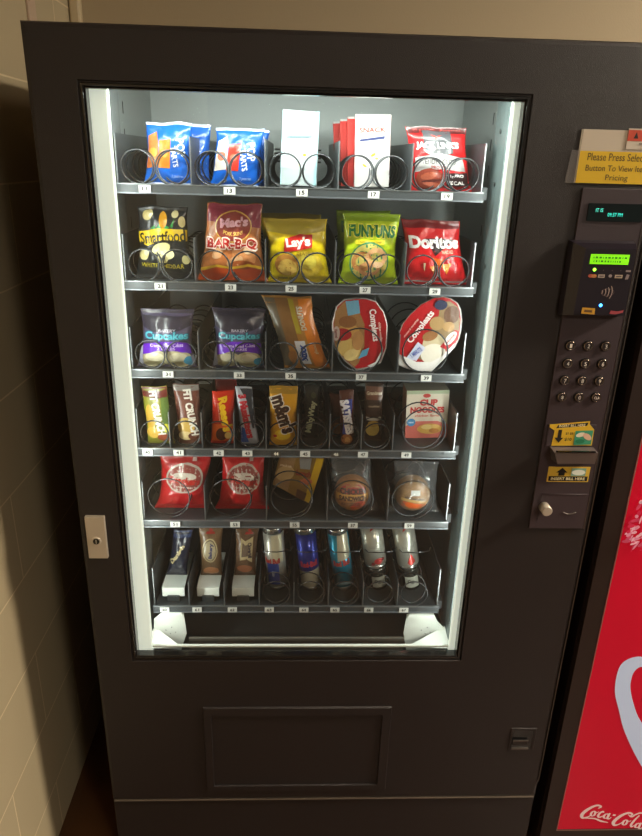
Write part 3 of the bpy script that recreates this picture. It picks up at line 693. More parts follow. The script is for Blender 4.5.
# 19 jerky
jerky = [('p', 'seal', '#5a1a1c', [(-.98, .90), (.98, .90), (.98, 1), (-.98, 1)]), ('t', 'lettering', '#d8504a', '20 protein   Peppered', .0, .945, .80, .05, 0, .0),
 ('p', 'shield', '#54555a', [(-.50, .93), (.44, .93), (.52, .70), (.48, .60), (0, .53), (-.44, .60), (-.5, .72)]),
 ('t', 'logo', '#f4f2f0', "JACK LINK'S", -.02, .71, .74, .12, 0, .05), ('t', 'lettering', '#c83a30', 'Y', -.05, .84, .2, .06, 0),
 ('p', 'silver_band', '#b9b6b4', [(-.88, .30), (-.84, .52), (0, .60), (.80, .54), (.86, .32), (0, .36)]),
 ('t', 'lettering', '#3c3a3c', 'TENDER CUTS', -.05, .47, .58, .075, 0, .0), ('t', 'lettering', '#a83028', 'PROTEIN', -.02, .385, .28, .045, 0, .01),
 ('e', 'picture', '#8c3a2a', -.34, .20, .24, .16), ('e', 'picture', '#b05a40', -.42, .25, .14, .05, 10), ('e', 'picture', '#b96048', -.30, .12, .16, .035, -8), ('e', 'picture', '#5c2018', -.30, .18, .18, .02, 5),
 ('p', 'fact_box', '#2c1516', [(.20, .10), (.92, .10), (.90, .30), (.20, .30)]), ('t', 'lettering', '#f0e8e4', '11g PRO', .50, .25, .27, .055), ('t', 'lettering', '#f0e8e4', '70 CAL', .50, .15, .27, .055)]
bag(19, 'jerky_bag', '#c81a1e', .026, jerky, 'front red jerky bag with a dark shield, rightmost slot of the top tray', 'snack bag', 'jerky bags')
bag(19, 'jerky_bag', '#c81a1e', .024, jerky[:4], 'jerky bag standing behind the front one at the top right', 'snack bag', 'jerky bags', dy=.06, dx=.012)

# row 2
corn = [('e', 'picture', '#cdbb7c', -.62, .88, .10, .08), ('e', 'picture', '#d8c88c', -.50, .90, .06, .06), ('e', 'picture', '#d8cc9a', .52, .90, .07, .06), ('e', 'picture', '#c9b67c', .80, .80, .07, .09),
 ('p', 'leaf', '#2f9a48', [(-.30, .66), (-.08, .78), (.42, .72), (.50, .84), (.20, .68)]), ('p', 'leaf', '#2a8a40', [(-.48, .70), (-.30, .75), (-.20, .66)]), ('e', 'picture', '#d89a20', .04, .82, .085, .13),
 ('p', 'yellow_banner', '#e8c21c', [(-.96, .52), (-.94, .66), (0, .715), (.96, .69), (.96, .54), (0, .56), (-.6, .47)]),
 ('t', 'logo', '#232015', 'Smartfood', 0, .59, .90, .19, 4, .02, .01),
 ('e', 'picture', '#d9cf90', -.05, .44, .18, .09, 15), ('e', 'picture', '#e4dca8', .20, .36, .13, .08), ('e', 'picture', '#d5c88a', -.72, .35, .09, .09), ('e', 'picture', '#e6e0b8', -.64, .38, .05, .05), ('e', 'picture', '#cbbf84', .84, .28, .07, .07),
 ('e', 'picture', '#c4b67c', .0, .30, .11, .07),
 ('t', 'lettering', '#d8c230', 'WHITE CHEDDAR', -.02, .205, .76, .075, -2, .0)]
bag(21, 'popcorn_bag', '#23272a', .034, corn, 'black popcorn bag with a yellow banner, leftmost slot of the second tray', 'snack bag')
pork = [('p', 'maroon_top', '#8a3040', [(-.97, .78), (.97, .70), (.97, .99), (-.97, .99)]), ('e', 'round_badge', '#8e3a30', .0, .72, .32, .20), ('r', 'round_badge', '#d8a850', .0, .72, .33, .21, .018),
 ('t', 'logo', '#d8a0a8', "Mac's", .02, .775, .50, .13, 4, .05), ('t', 'lettering', '#e8c060', 'PORK SKINS', .0, .655, .34, .05, 0, .01, -.03),
 ('p', 'flame_band', '#e0561c', [(-.97, .02), (.97, .02), (.97, .16), (.5, .21), (0, .17), (-.5, .20), (-.97, .14)]),
 ('e', 'picture', '#c87840', -.30, .32, .22, .11, 10), ('e', 'picture', '#d89058', .38, .36, .20, .14, -20), ('e', 'picture', '#e8b888', .10, .28, .14, .07, 20), ('e', 'picture', '#e0a878', -.50, .38, .10, .07, 30), ('e', 'picture', '#b05a28', .30, .24, .20, .06, 0), ('e', 'picture', '#ecc8a0', .52, .42, .07, .05),
 ('p', 'flame_line', '#f0c030', [(-.97, .14), (-.5, .21), (0, .18), (.5, .22), (.97, .17), (.97, .20), (.5, .255), (0, .21), (-.5, .24), (-.97, .18)]),
 ('t', 'logo', '#f0dccb', 'BAR-B-Q', -.02, .50, .88, .19, 0, .09), ('t', 'logo', '#b01c12', 'BAR-B-Q', -.02, .50, .84, .155, 0, .035)]
bag(23, 'pork_rind_bag', '#b8703c', .034, pork, 'orange and maroon barbecue pork rind bag, second slot of the second tray', 'snack bag')
lays = [('p', 'gold_top', '#b09a30', [(-.97, .80), (0, .76), (.97, .82), (.97, 1), (-.97, 1)]), ('e', 'picture', '#e9c93c', .30, .32, .26, .20), ('e', 'picture', '#f6e25a', .32, .36, .16, .12), ('e', 'picture', '#c98a3a', -.42, .30, .20, .17), ('e', 'picture', '#e6bf5c', -.38, .26, .16, .13),
 ('p', 'red_ribbon', '#c3241c', [(-.48, .50), (-.42, .70), (.10, .77), (.54, .77), (.50, .58), (.0, .52)]), ('t', 'logo', '#f6f1e2', "Lay's", .03, .635, .42, .18, 4, .04),
 ('t', 'lettering', '#8a6a10', 'CLASSIC', .26, .48, .30, .05, 0, .0), ('t', 'lettering', '#7a6414', 'potato chips', -.40, .09, .30, .05)]
bag(25, 'potato_chip_bag', '#e6c80a', .034, lays, 'front yellow potato chip bag with a red ribbon, middle of the second tray', 'snack bag', 'yellow chip bags')
bag(25, 'potato_chip_bag', '#d8be14', .030, [('p', 'gold_top', '#a8922c', [(-.97, .86), (.97, .86), (.97, 1), (-.97, 1)])], 'yellow chip bag showing only its top behind the front one', 'snack bag', 'yellow chip bags', dy=.07, dx=-.012, dh=1.03)
fun = [('p', 'green_top', '#8fae1e', [(-.97, .90), (.97, .90), (.97, 1), (-.97, 1)]), ('t', 'logo', '#f0e84a', 'FUNYUNS', .03, .765, .90, .235, -1, .10), ('t', 'logo', '#1f7a3a', 'FUNYUNS', .03, .765, .86, .20, -1, .05),
 ('p', 'yellow_strip', '#e6cf2c', [(-.60, .585), (.50, .585), (.54, .645), (-.56, .645)]), ('t', 'lettering', '#8a7a14', 'Onion Flavored Rings', -.04, .615, .44, .036),
 ('e', 'picture', '#3f8a5c', -.04, .34, .37, .32), ('e', 'picture', '#d6c468', -.04, .34, .345, .295), ('r', 'picture', '#c9864a', -.30, .34, .20, .17, .075), ('r', 'picture', '#e3ad7a', .22, .40, .20, .16, .07), ('r', 'picture', '#d79a64', -.02, .24, .20, .12, .06), ('e', 'picture', '#eec49a', .3, .30, .09, .05)]
bag(27, 'onion_ring_bag', '#b9cf1a', .034, fun, 'lime green onion ring snack bag, fourth slot of the second tray', 'snack bag', 'lime ring bags')
bag(27, 'onion_ring_bag', '#8fae1e', .030, [('t', 'logo', '#1f6a34', 'FUNYUNS', .03, .765, .86, .20, -1, .05)], 'lime green ring snack bag showing at the left behind the front one', 'snack bag', 'lime ring bags', dy=.07, dx=-.010)
dor = [('p', 'dark_top', '#6e1418', [(-.97, .88), (.97, .88), (.97, 1), (-.97, 1)]), ('p', 'black_flash', '#2a1214', [(-.30, .72), (.20, .74), (.75, .72), (.40, .60), (.02, .47), (-.12, .58)]),
 ('t', 'logo', '#f2eeea', 'Doritos', .02, .675, .88, .18, 0, .05), ('t', 'lettering', '#e8c0a8', 'NACHO', .46, .53, .20, .05),
 ('p', 'picture', '#d8661c', [(-.12, .44), (.30, .42), (.10, .30)]), ('p', 'picture', '#e8952c', [(.16, .34), (.55, .36), (.34, .18)]), ('p', 'picture', '#e6d0a8', [(-.42, .36), (-.34, .36), (-.38, .22)]), ('p', 'picture', '#d87a20', [(-.22, .30), (.06, .32), (-.04, .16)]),
 ('p', 'white_line', '#e6dedc', [(-.95, .055), (.95, .055), (.95, .08), (-.95, .08)])]
bag(29, 'tortilla_chip_bag', '#c4161c', .034, dor, 'red tortilla chip bag with orange triangles, rightmost slot of the second tray', 'snack bag')

# row 3
cup = [('p', 'dark_top', '#2e2a38', [(-.97, .72), (-.5, .64), (.5, .66), (.97, .74), (.97, .99), (-.97, .99)]), ('t', 'lettering', '#b8b4c4', 'BAKERY', .05, .665, .34, .05, 0, .02),
 ('t', 'logo', '#1c5c78', 'Cupcakes', .02, .565, .90, .19, 0, .09), ('t', 'logo', '#58b8c8', 'Cupcakes', .02, .565, .86, .16, 0, .03),
 ('e', 'picture', '#b5ab88', -.42, .17, .26, .17), ('e', 'picture', '#bdb38c', .40, .17, .26, .17), ('e', 'picture', '#d8d0b0', -.42, .21, .17, .08), ('e', 'picture', '#d8d0b0', .44, .21, .16, .08), ('e', 'picture', '#a2966c', -.5, .10, .14, .04), ('e', 'picture', '#a2966c', .3, .09, .14, .04),
 ('p', 'purple_ribbon', '#6420b8', [(-.86, .24), (-.90, .42), (-.5, .47), (-.2, .49), (.3, .49), (.92, .45), (.92, .27), (.3, .33), (-.3, .33)]),
 ('t', 'lettering', '#d8c4f4', 'Creme Filled Cakes', .03, .425, .66, .065, 1, .02), ('t', 'lettering', '#d8c4f4', '2 CAKES', .02, .365, .34, .045, 1, .02), ('e', 'blue_flash', '#3f90b0', .82, .14, .10, .08),
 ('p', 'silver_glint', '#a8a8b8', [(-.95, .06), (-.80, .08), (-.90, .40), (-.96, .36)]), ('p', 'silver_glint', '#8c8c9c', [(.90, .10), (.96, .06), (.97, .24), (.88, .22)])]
bag(31, 'cupcake_pack', '#57506a', .042, cup, 'purple ribboned cupcake pack in the leftmost slot of the third tray', 'snack', 'cupcake packs', crk=.0024)
bag(33, 'cupcake_pack', '#57506a', .042, cup, 'purple ribboned cupcake pack in the second slot of the third tray', 'snack', 'cupcake packs', crk=.0024)
hbun = [('p', 'clear_side', '#6b6250', [(-.97, .04), (-.60, .04), (-.52, .97), (-.97, .97)]), ('p', 'orange_band', '#e8861a', [(.36, .03), (.97, .03), (.97, .97), (.42, .97)]), ('p', 'brown_band', '#8a6232', [(-.62, .35), (-.02, .35), (0, .97), (-.54, .97)]),
 ('p', 'yellow_panel', '#b9a428', [(.0, .52), (.22, .52), (.22, .97), (.0, .97)]), ('t', 'lettering', '#e0d8c0', 'DONUTS', .40, .72, .50, .13, 90, .04),
 ('p', 'blue_box', '#e6e8ee', [(-.22, .08), (.26, .08), (.26, .42), (-.22, .42)]), ('t', 'logo', '#23479c', 'Stixx', .02, .25, .40, .19, 82, .06), ('t', 'lettering', '#f2d8a0', 'glazed', .66, .30, .22, .09, 90), ('e', 'picture', '#b47a3a', -.40, .18, .14, .16)]
bag(35, 'pastry_pack', '#c08838', .036, hbun, 'orange and brown pastry pack leaning left in the middle slot of the third tray', 'snack', crk=.002)
# microwave meals
P37 = [(-0.054, 0.1345), (-0.0386, 0.1488), (-0.0149, 0.1521), (0.005, 0.1517), (0.0253, 0.1461), (0.0426, 0.1243), (0.0513, 0.098), (0.052, 0.0501), (0.0428, 0.0181), (0.0207, 0.007), (-0.0078, 0.0012), (-0.0337, 0.0211), (-0.0552, 0.0483), (-0.0601, 0.0753), (-0.0609, 0.1)]
P39 = [(-0.0703, 0.0788), (-0.0637, 0.1005), (-0.049, 0.1212), (-0.0285, 0.1418), (-0.0022, 0.1564), (0.0164, 0.1577), (0.0307, 0.155), (0.0457, 0.1453), (0.0532, 0.1313), (0.0574, 0.111), (0.0576, 0.0894), (0.0553, 0.0716), (0.0487, 0.0547), (0.0266, 0.0267), (0.0042, 0.0012), (-0.0104, 0.0012), (-0.0402, 0.0041), (-0.068, 0.0144), (-0.0712, 0.0463)]
def meal(n, poly, items, label, wtop):
    cx, y, w, tr, sh, h, z = place(n)
    c = Vector((sum(p[0] for p in poly)/len(poly), sum(p[1] for p in poly)/len(poly)))
    def rg(k, yy, dz=0): return [(c.x+(p[0]-c.x)*k, yy, c.y+(p[1]-c.y)*k+dz) for p in poly]
    mb = MB(); Wm = mat('tray_white', '#e4e0dc', .35, coat=.3)
    mb.loft([rg(.93, -.013), rg(.985, -.0125), rg(1.0, -.010), rg(.985, -.008), rg(.90, -.006), rg(.78, .028), rg(.74, .030)], Wm)
    o = tag(mb.done('microwave_meal', None, (cx, y+.004, z)), label, 'microwave meal', 'microwave meals')
    def sf(x, zz): return Vector((x, -.0133, zz))
    # lid film, built from the outline
    lid = MB(); lp = [Vector(p) for p in poly]
    lid.prism([(c.x+(p.x-c.x)*.955+wtop[0], c.y+(p.y-c.y)*.955+wtop[1]) for p in lp], -.0140, -.0130, ink('#b8141e'))
    lid.done('lid', o)
    art(o, lambda x, zz: Vector((x, -.0141, zz)), 1, 1, items, matf=ink, step=0)
    return o
def E_(g, c, x, z, rx, rz, rot=0): return ('e', g, c, x*2, z, rx, rz, rot)
def T_(g, c, s, x, z, tw, th, rot, b=.03): return ('t', g, c, s, x*2, z, tw, th, rot, b)
def Pg(g, c, pts): return ('p', g, c, [(x*2, z) for x, z in pts])
meal(37, P37, [Pg('picture', '#a07444', [(-.055, .125), (-.040, .143), (-.018, .147), (.004, .10), (.006, .055), (-.004, .018), (-.012, .010), (-.034, .028), (-.053, .052), (-.057, .10)]),
  Pg('blue_flag', '#6fa8c4', [(-.036, .145), (-.010, .148), (-.006, .122), (-.030, .116)]), E_('picture', '#c89a52', -.028, .080, .024, .020), E_('picture', '#d8b668', -.024, .050, .024, .020), E_('picture', '#e2c884', -.018, .036, .018, .012, 20), E_('picture', '#8a5a30', -.030, .104, .018, .012), E_('picture', '#b98850', -.008, .066, .012, .02),
  E_('badge', '#a81820', -.040, .078, .019, .013), E_('badge', '#c8b4a8', -.052, .080, .007, .015), T_('lettering', '#7a1a20', 'Hormel', -.052, .080, .018, .006, -85, .02),
  T_('logo', '#f2e8e4', 'Compleats', .022, .098, .066, .018, -80, .03), T_('lettering', '#e8c0b8', 'chicken noodles', .037, .085, .040, .005, -80), Pg('blue_tab', '#5aa0c0', [(-.006, .028), (.012, .036), (.016, .052), (.002, .046)]),
  Pg('white_rim', '#ddd8d4', [(.014, .014), (.030, .022), (.044, .052), (.040, .024), (.020, .012)])],
  'oval red and white microwave meal with noodle picture, fourth slot of the third tray', (0, .001))
meal(39, P39, [Pg('picture', '#8e7450', [(.010, .148), (.028, .149), (.044, .138), (.052, .112), (.052, .090), (.046, .070), (.024, .040), (.010, .020), (-.030, .030), (-.016, .066), (.006, .098)]),
  E_('picture', '#6b4a34', .034, .122, .016, .018), E_('picture', '#a88858', .006, .104, .015, .014), E_('picture', '#c7b894', .004, .060, .024, .026), E_('picture', '#ddd6c6', .004, .040, .026, .022), E_('picture', '#9a6a40', -.006, .078, .016, .01, 20),
  E_('picture', '#b08a58', .030, .098, .012, .01), Pg('badge', '#c4202a', [(.016, .056), (.044, .092), (.053, .088), (.052, .072), (.030, .050)]), E_('badge', '#e6ded8', .036, .074, .008, .017, -35), T_('lettering', '#a01820', 'Hormel', .036, .074, .022, .006, 55, .02),
  T_('logo', '#f2e8e4', 'Compleats', -.026, .096, .076, .018, 56, .03), T_('lettering', '#e8c0b8', 'chicken & dumplings', -.046, .094, .046, .005, 56),
  Pg('blue_flag', '#c9cce0', [(-.052, .030), (-.030, .026), (-.014, .054), (-.030, .066)]), T_('lettering', '#5a68a8', '1 MINUTE', -.032, .044, .026, .010, 40, .04), E_('dark_mark', '#2d3350', .010, .142, .013, .010),
  Pg('white_rim', '#e6e2de', [(-.068, .018), (-.040, .008), (-.006, .004), (.004, .006), (.040, .048), (.046, .066), (.020, .036), (.0, .024), (-.030, .024), (-.067, .040)])],
  'tilted oval red and white microwave meal with rice picture, rightmost slot of the third tray', (-.001, .002))

# row 4 bars
def bar(n, name, color, items, label, t=.020, dy=0, dx=0, group='candy bars in the fourth tray', cat='snack bar', **k):
    return bag(n, name, color, t, items, label, cat, group, dy=dy, dx=dx, crimp=.05, crk=.0011, nu=16, nv=30, power=3, **k)
bar(40, 'protein_bar', '#8a8a2c', [('p', 'red_top', '#6a2420', [(-.97, .84), (.97, .80), (.97, .99), (-.97, .99)]), ('p', 'green_side', '#5c7434', [(.35, .2), (.97, .2), (.97, .82), (.45, .82)]), ('e', 'picture', '#c9a03a', -.55, .45, .16, .60),
  ('e', 'picture', '#d8ae4a', -.45, .22, .26, .24), ('e', 'picture', '#9a4a30', .42, .13, .30, .16), ('e', 'picture', '#d8d23c', .6, .30, .14, .18), ('t', 'logo', '#e2ddd0', 'FIT CRUNCH', .05, .56, 1.75, .32, -84, .05)],
  'yellow-green protein bar with vertical white letters, leftmost slot of the fourth tray')
bar(41, 'protein_bar', '#6a3c30', [('p', 'grey_top', '#7c7872', [(-.97, .90), (.97, .90), (.97, .99), (-.97, .99)]), ('e', 'picture', '#c9a552', -.25, .32, .36, .40), ('e', 'picture', '#e0c890', -.35, .16, .30, .20), ('e', 'picture', '#5a2c1e', .45, .15, .30, .20),
  ('t', 'logo', '#e2ddd0', 'FIT CRUNCH', .26, .55, 1.95, .32, -84, .05)], 'brown protein bar with vertical white letters, second slot of the fourth tray')
reese = [('p', 'orange_block', '#f06a1c', [(-.90, .06), (.90, .06), (.90, .40), (-.90, .40)]), ('e', 'picture', '#5a2a18', -.10, .20, .24, .30), ('e', 'picture', '#e0b060', .45, .18, .14, .16), ('t', 'logo', '#f2c020', "Reese's", .22, .58, 1.50, .44, -80, .05), ('t', 'lettering', '#f0b0a0', 'peanut butter', -.35, .62, .8, .09, -82)]
bar(42, 'peanut_butter_cup_pack', '#cc2c14', reese, 'front red-orange peanut butter cup pack with yellow script, fourth tray', group='peanut butter cup packs')
bar(42, 'peanut_butter_cup_pack', '#9c1f18', [], 'red peanut butter cup pack peeking over the one in front of it', dy=.06, dx=.0, group='peanut butter cup packs', dh=1.05)
bar(43, 'candy_bar', '#b6bcc6', [('p', 'blue_foot', '#2a58a8', [(-.97, .03), (-.1, .03), (-.35, .30), (-.97, .34)]), ('p', 'dark_side', '#343840', [(.55, .3), (.97, .3), (.97, .97), (-.5, .97), (.2, .8)]), ('t', 'logo', '#c02838', '3 Musketeers', -.05, .50, 2.6, .50, -84, .07)],
  'slim silver and blue candy bar with red letters, beside the peanut butter cups')
bar(44, 'chocolate_candy_bag', '#d89c14', [('p', 'gold_top', '#a8801c', [(-.97, .88), (.97, .88), (.97, 1), (-.97, 1)]), ('e', 'picture', '#f0c81c', -.1, .20, .30, .22), ('e', 'picture', '#f4dc50', -.2, .24, .10, .08), ('e', 'picture', '#c83820', -.62, .18, .07, .06),
  ('t', 'logo', '#ece4d8', "m&m's", .04, .55, 1.50, .66, -72, .10), ('t', 'logo', '#3a2010', "m&m's", .04, .55, 1.43, .58, -72, .055)],
  'yellow chocolate candy bag, fifth slot of the fourth tray', group='candy bars in the fourth tray')
bar(45, 'candy_bar', '#15160f', [('t', 'logo', '#b8bc98', 'MilkyWay', -.02, .42, 2.3, .50, 82, .05), ('e', 'picture', '#4a5038', .2, .82, .16, .2)], 'small black candy bar with pale green letters, sixth slot of the fourth tray')
snk = [('e', 'picture', '#b0703c', -.1, .12, .40, .45), ('e', 'picture', '#d8a060', .0, .10, .2, .3), ('p', 'blue_panel', '#2c3c90', [(-.75, .22), (.35, .22), (.75, .84), (-.30, .84)]), ('t', 'logo', '#ececf0', 'SATISFIES', .0, .53, 2.7, .62, -82, .07)]
bar(46, 'candy_bar', '#4e2418', snk, 'brown candy bar with a blue panel and white letters, seventh slot of the fourth tray', group='brown candy bars')
bar(46, 'candy_bar', '#4e2418', [('e', 'picture', '#b0703c', -.1, .22, .40, .5)], 'brown candy bar partly hidden at the left behind the blue-panelled one', dy=.045, dx=-.018, group='brown candy bars', dh=.8)
bar(47, 'cookie_pack', '#3b2a22', [('e', 'picture', '#d8b858', -.05, .22, .38, .42), ('e', 'picture', '#c09a40', -.0, .32, .30, .18), ('p', 'brown_panel', '#6a4434', [(-.85, .72), (.85, .72), (.85, .93), (-.85, .93)]), ('t', 'logo', '#c8b8a0', 'Grandmas', 0, .83, .80, .20, 3, .04), ('t', 'lettering', '#a89880', 'cookies', 0, .62, .60, .13), ('p', 'band', '#c8c4b8', [(-.8, .38), (.8, .38), (.8, .44), (-.8, .44)])],
    'dark cookie pack with a yellow cookie at its foot, left of the noodle cup box')
cx, y, w, tr, sh, h, z = place(49)
o = carton('instant_noodle_box', w, h, .055, '#d8cdb8', (cx-.003, y, z), (0, R(-2), 0), [
 ('p', 'green_band', '#a8b494', [(-1, .93), (1, .93), (1, 1), (-1, 1)]), ('p', 'pink_band', '#cf6a5c', [(-1, 0), (1, 0), (1, .28), (.5, .36), (-.5, .36), (-1, .26)]),
 ('e', 'mark', '#b83028', -.05, .895, .09, .05), ('t', 'logo', '#c22a28', 'CUP', .05, .755, .42, .16, 0, .05), ('t', 'logo', '#c22a28', 'NOODLES', .0, .60, .80, .15, 0, .05), ('t', 'lettering', '#c86050', 'chicken flavor', .02, .48, .60, .06),
 ('e', 'blue_badge', '#3f86b8', -.74, .34, .10, .10), ('t', 'lettering', '#d8e8f0', 'NEW', -.74, .34, .12, .04), ('e', 'picture', '#d8a44a', .15, .20, .30, .13), ('e', 'picture', '#ecca80', .02, .24, .14, .06), ('e', 'picture', '#b8742c', .35, .16, .12, .06), ('e', 'picture', '#e6bc68', .4, .25, .10, .05)], side='#b98a78')
tag(o, 'square noodle cup box with red letters at the right end of the fourth tray', 'instant noodles')

# row 5
redbag = [('e', 'white_oval', '#b0a498', .05, .62, .40, .30, -4), ('e', 'white_oval', '#86403a', .05, .62, .36, .26, -4), ('e', 'white_oval', '#c0b6a8', .05, .66, .26, .08, -4), ('t', 'logo', '#a82820', 'Snackers', .08, .59, .66, .14, -6, .05), ('t', 'lettering', '#d8d0c4', 'crispy bites', .08, .47, .36, .05, -6, .02), ('p', 'small_mark', '#c8a8a0', [(.30, .90), (.46, .90), (.46, .96), (.30, .96)])]
bag(51, 'cracker_bag', '#a8181c', .040, redbag, 'matt red bag with a grey oval, leftmost slot of the fifth tray', 'snack bag', 'red bags with grey ovals', crk=.003)
bag(53, 'cracker_bag', '#b4181c', .040, redbag, 'red bag with a grey oval and crumpled bright foot, second slot of the fifth tray', 'snack bag', 'red bags with grey ovals', crk=.0045)
cx, y, w, tr, sh, h, z = place(55)
mb = MB(); q = [(-.040, .030), (.028, 0.0), (.050, .112), (-.012, .120)]
q = [(-.052, .052), (.034, .0015), (.064, .118), (-.036, .122)]
mb.loft([[(a, 0, b) for a, b in q], [(a, .012, b) for a, b in q]], ink('#8a6a30'), smooth=False)
o = tag(mb.done('lunch_kit_pack', None, (cx, y-.01, z)), 'tilted tan and yellow food tray pack, middle slot of the fifth tray', 'food pack')
art(o, lambda x, zz: Vector((x, 0, zz)), 1, 1, [Pg('yellow_edge', '#d0a820', [(.020, .012), (.034, .003), (.063, .117), (.046, .118)]), Pg('tan_panel', '#9a7850', [(-.048, .054), (-.018, .034), (.0, .118), (-.034, .120)]),
  E_('picture', '#b99a68', -.024, .080, .022, .018, 30), Pg('grey_window', '#8c8c88', [(.008, .118), (.036, .118), (.032, .090), (.010, .092)]), T_('logo', '#8a3428', 'Lunch', .018, .080, .034, .014, -12, .05), E_('picture', '#c06848', .024, .060, .014, .008, 0), Pg('brown_window', '#5c3c28', [(.000, .022), (.020, .010), (.026, .030), (.004, .042)]), T_('lettering', '#d8c0a0', 'snack kit', -.022, .100, .026, .006, -12)], step=0)
def burger(n, label, colr, r, zc, items, dx=0):
    cx, y, w, tr, sh, h, z = place(n)
    e = tag(empty('wrapped_sandwich', (cx, y, z)), label, 'sandwich', 'wrapped sandwiches')
    pr = []
    mb = MB(); N = 36
    prof = [(.0, -.028), (.35, -.0275), (.68, -.024), (.90, -.016), (1.0, -.005), (.99, .003), (1.02, .007), (.97, .014), (.8, .026), (0, .029)]
    mb.loft([[(dx+(k+.0005)*r*cos(2*pi*i/N), yy+.012, zc+(k+.0005)*r*1.02*sin(2*pi*i/N)) for i in range(N)] for k, yy in prof], mat('bun'+colr, colr, .45, var=.35, bscale=90, bump=.3, coat=.2))
    b = mb.done('bun', e)
    def sf(x, zz):
        d = min(1, math.hypot(x, zz)/r); return Vector((dx+x, .012-.028*max(0, 1-d**2.6)**.5-.0012, zc+zz))
    art(b, sf, 1, 1, items, step=.006)
    pk = pillow('wrapper', w*1.06, h, .066, '#ffffff', (0, .010, 0), tw=tr, shift=sh, seed=n, crk=.0045, material=M_clear2, power=4, crimp=.05)
    pk.parent = e
    return e
burger(57, 'round bun sandwich in clear wrap with red print, fourth slot of the fifth tray', '#b87a38', .040, .046, [
  E_('red_print', '#b4321e', 0, .016, .028, .018), E_('red_print', '#c04424', .012, -.020, .018, .012, 30), Pg('gold_print', '#d8a040', [(-.036, -.004), (.034, -.004), (.034, .010), (-.036, .010)]), T_('lettering', '#3a1408', 'CHICKEN', .0, .016, .056, .013, 0, .05), T_('lettering', '#3a1408', 'SANDWICH', .0, .000, .060, .012, 0, .05), T_('lettering', '#5c2a14', 'FULLY COOKED', -.004, -.014, .040, .007, 0, .04)], dx=-.006)
burger(59, 'bun sandwich in crumpled clear wrap with an orange label, rightmost slot of the fifth tray', '#9a7444', .040, .046, [
  Pg('orange_label', '#cc5a24', [(-.028, -.022), (.022, -.030), (.030, -.016), (-.024, -.006)]), Pg('gold_print', '#c09a50', [(-.030, -.004), (.032, -.014), (.032, -.008), (-.028, .002)]), Pg('white_patch', '#c8ccc8', [(-.008, .008), (.012, .008), (.012, .020), (-.008, .020)]), T_('lettering', '#3a2a1c', 'cheeseburger', .002, .0, .046, .007, -8, .03)], dx=-.006)

# row 6
wr = [('p', 'triangle', '#a03028', [(-.42, .90), (.42, .90), (.0, 1.0)]), ('e', 'oval_badge', '#b7a77e', -.05, .58, .36, .62), ('e', 'oval_badge', '#6a5a48', -.05, .58, .31, .56), ('e', 'oval_badge', '#a89c7c', -.05, .58, .27, .50), ('t', 'logo', '#3a3a5c', 'Bakery', .05, .58, .80, .22, 86, .05), ('e', 'picture', '#b0764c', .0, .14, .36, .26)]
wr2 = [('p', 'triangle', '#a03028', [(-.20, .90), (.60, .90), (.2, 1.0)]), ('p', 'ribbon_badge', '#b09f78', [(-.55, .38), (-.5, .84), (-.1, .78), (.6, .86), (.62, .34), (.1, .42)]), ('p', 'ribbon_badge', '#67584a', [(-.42, .46), (-.36, .76), (-.1, .70), (.2, .72), (.2, .48)]), ('t', 'logo', '#3a3038', 'Cloverhill', .36, .60, .80, .18, -86, .05), ('e', 'picture', '#a06240', -.05, .20, .36, .24)]
bag(60, 'sweet_roll_pack', '#1e2130', .030, [('t', 'logo', '#b9aa80', 'Danish', -.25, .52, 1.15, .24, 62, .06), ('p', 'blue_top', '#2c3a5c', [(-.9, .86), (.9, .86), (.9, .98), (-.9, .98)])], 'dark blue pastry pack on the leftmost white lift of the bottom tray', 'snack', 'pastry packs on white lifts', nu=16, nv=28)
bag(61, 'sweet_roll_pack', '#6b5238', .030, wr, 'brown pastry pack with an oval cream badge on the middle white lift', 'snack', 'pastry packs on white lifts', nu=16, nv=28, crk=.002)
bag(62, 'sweet_roll_pack', '#5e4632', .030, wr2, 'brown pastry pack with a ribbon-shaped badge on the right-hand white lift', 'snack', 'pastry packs on white lifts', nu=16, nv=28, crk=.002)
CAN = mat('can_aluminium', '#b8bab4', .25, metal=.9)
def can(n, r, hh, base, items, label, name='drink_can', cat='drink can', group='energy drink cans'):
    cx, y, w, tr, sh, h, z = place(n)
    mb = MB(); Cm = mat('canpaint'+base, base, .28, metal=.55, coat=.3)
    mb.lathe([(.0008, .003), (r*.72, .002), (r*.80, 0), (r*.86, .004), (r, .014)], CAN)
    mb.lathe([(r, .014), (r, hh-.014)], Cm, 40)
    mb.lathe([(r, hh-.014), (r*.90, hh-.004), (r*.91, hh), (r*.84, hh-.001), (r*.82, hh-.006), (.0008, hh-.006)], CAN)
    for f in mb.bm.faces: f.smooth = True
    o = mb.done(name, None, (cx, y+r*.45, z+.0025), (0, math.atan(sh/.153), 0))
    tag(o, label, cat, group)
    def sf(x, zz): a = x/r; return Vector((r*sin(a), -r*cos(a), zz))
    art(o, sf, 2*r, hh, items, matf=lambda c: mat('canink'+c, c, .3, metal=.4, coat=.3), step=.005, zofs=.0002)
    return o
HP = [(-1.4, .5), (1.4, .5), (1.4, .88), (-1.4, .88)]
can(63, .0245, .172, '#c9c8bc', [('p', 'blue_panel', '#27408e', [(-.9, .12), (.35, .12), (.35, .46), (-.9, .46)]), ('p', 'silver_band', '#dcd8b8', [(-.2, .48), (.9, .48), (.9, .9), (-.2, .9)]), ('t', 'logo', '#c03a34', 'Red Bull', -.30, .50, .80, .28, 0, .05), ('t', 'lettering', '#c8d0e0', 'energy', -.2, .3, .3, .16, 90)],
    'silver and blue energy drink can, leftmost can of the bottom tray')
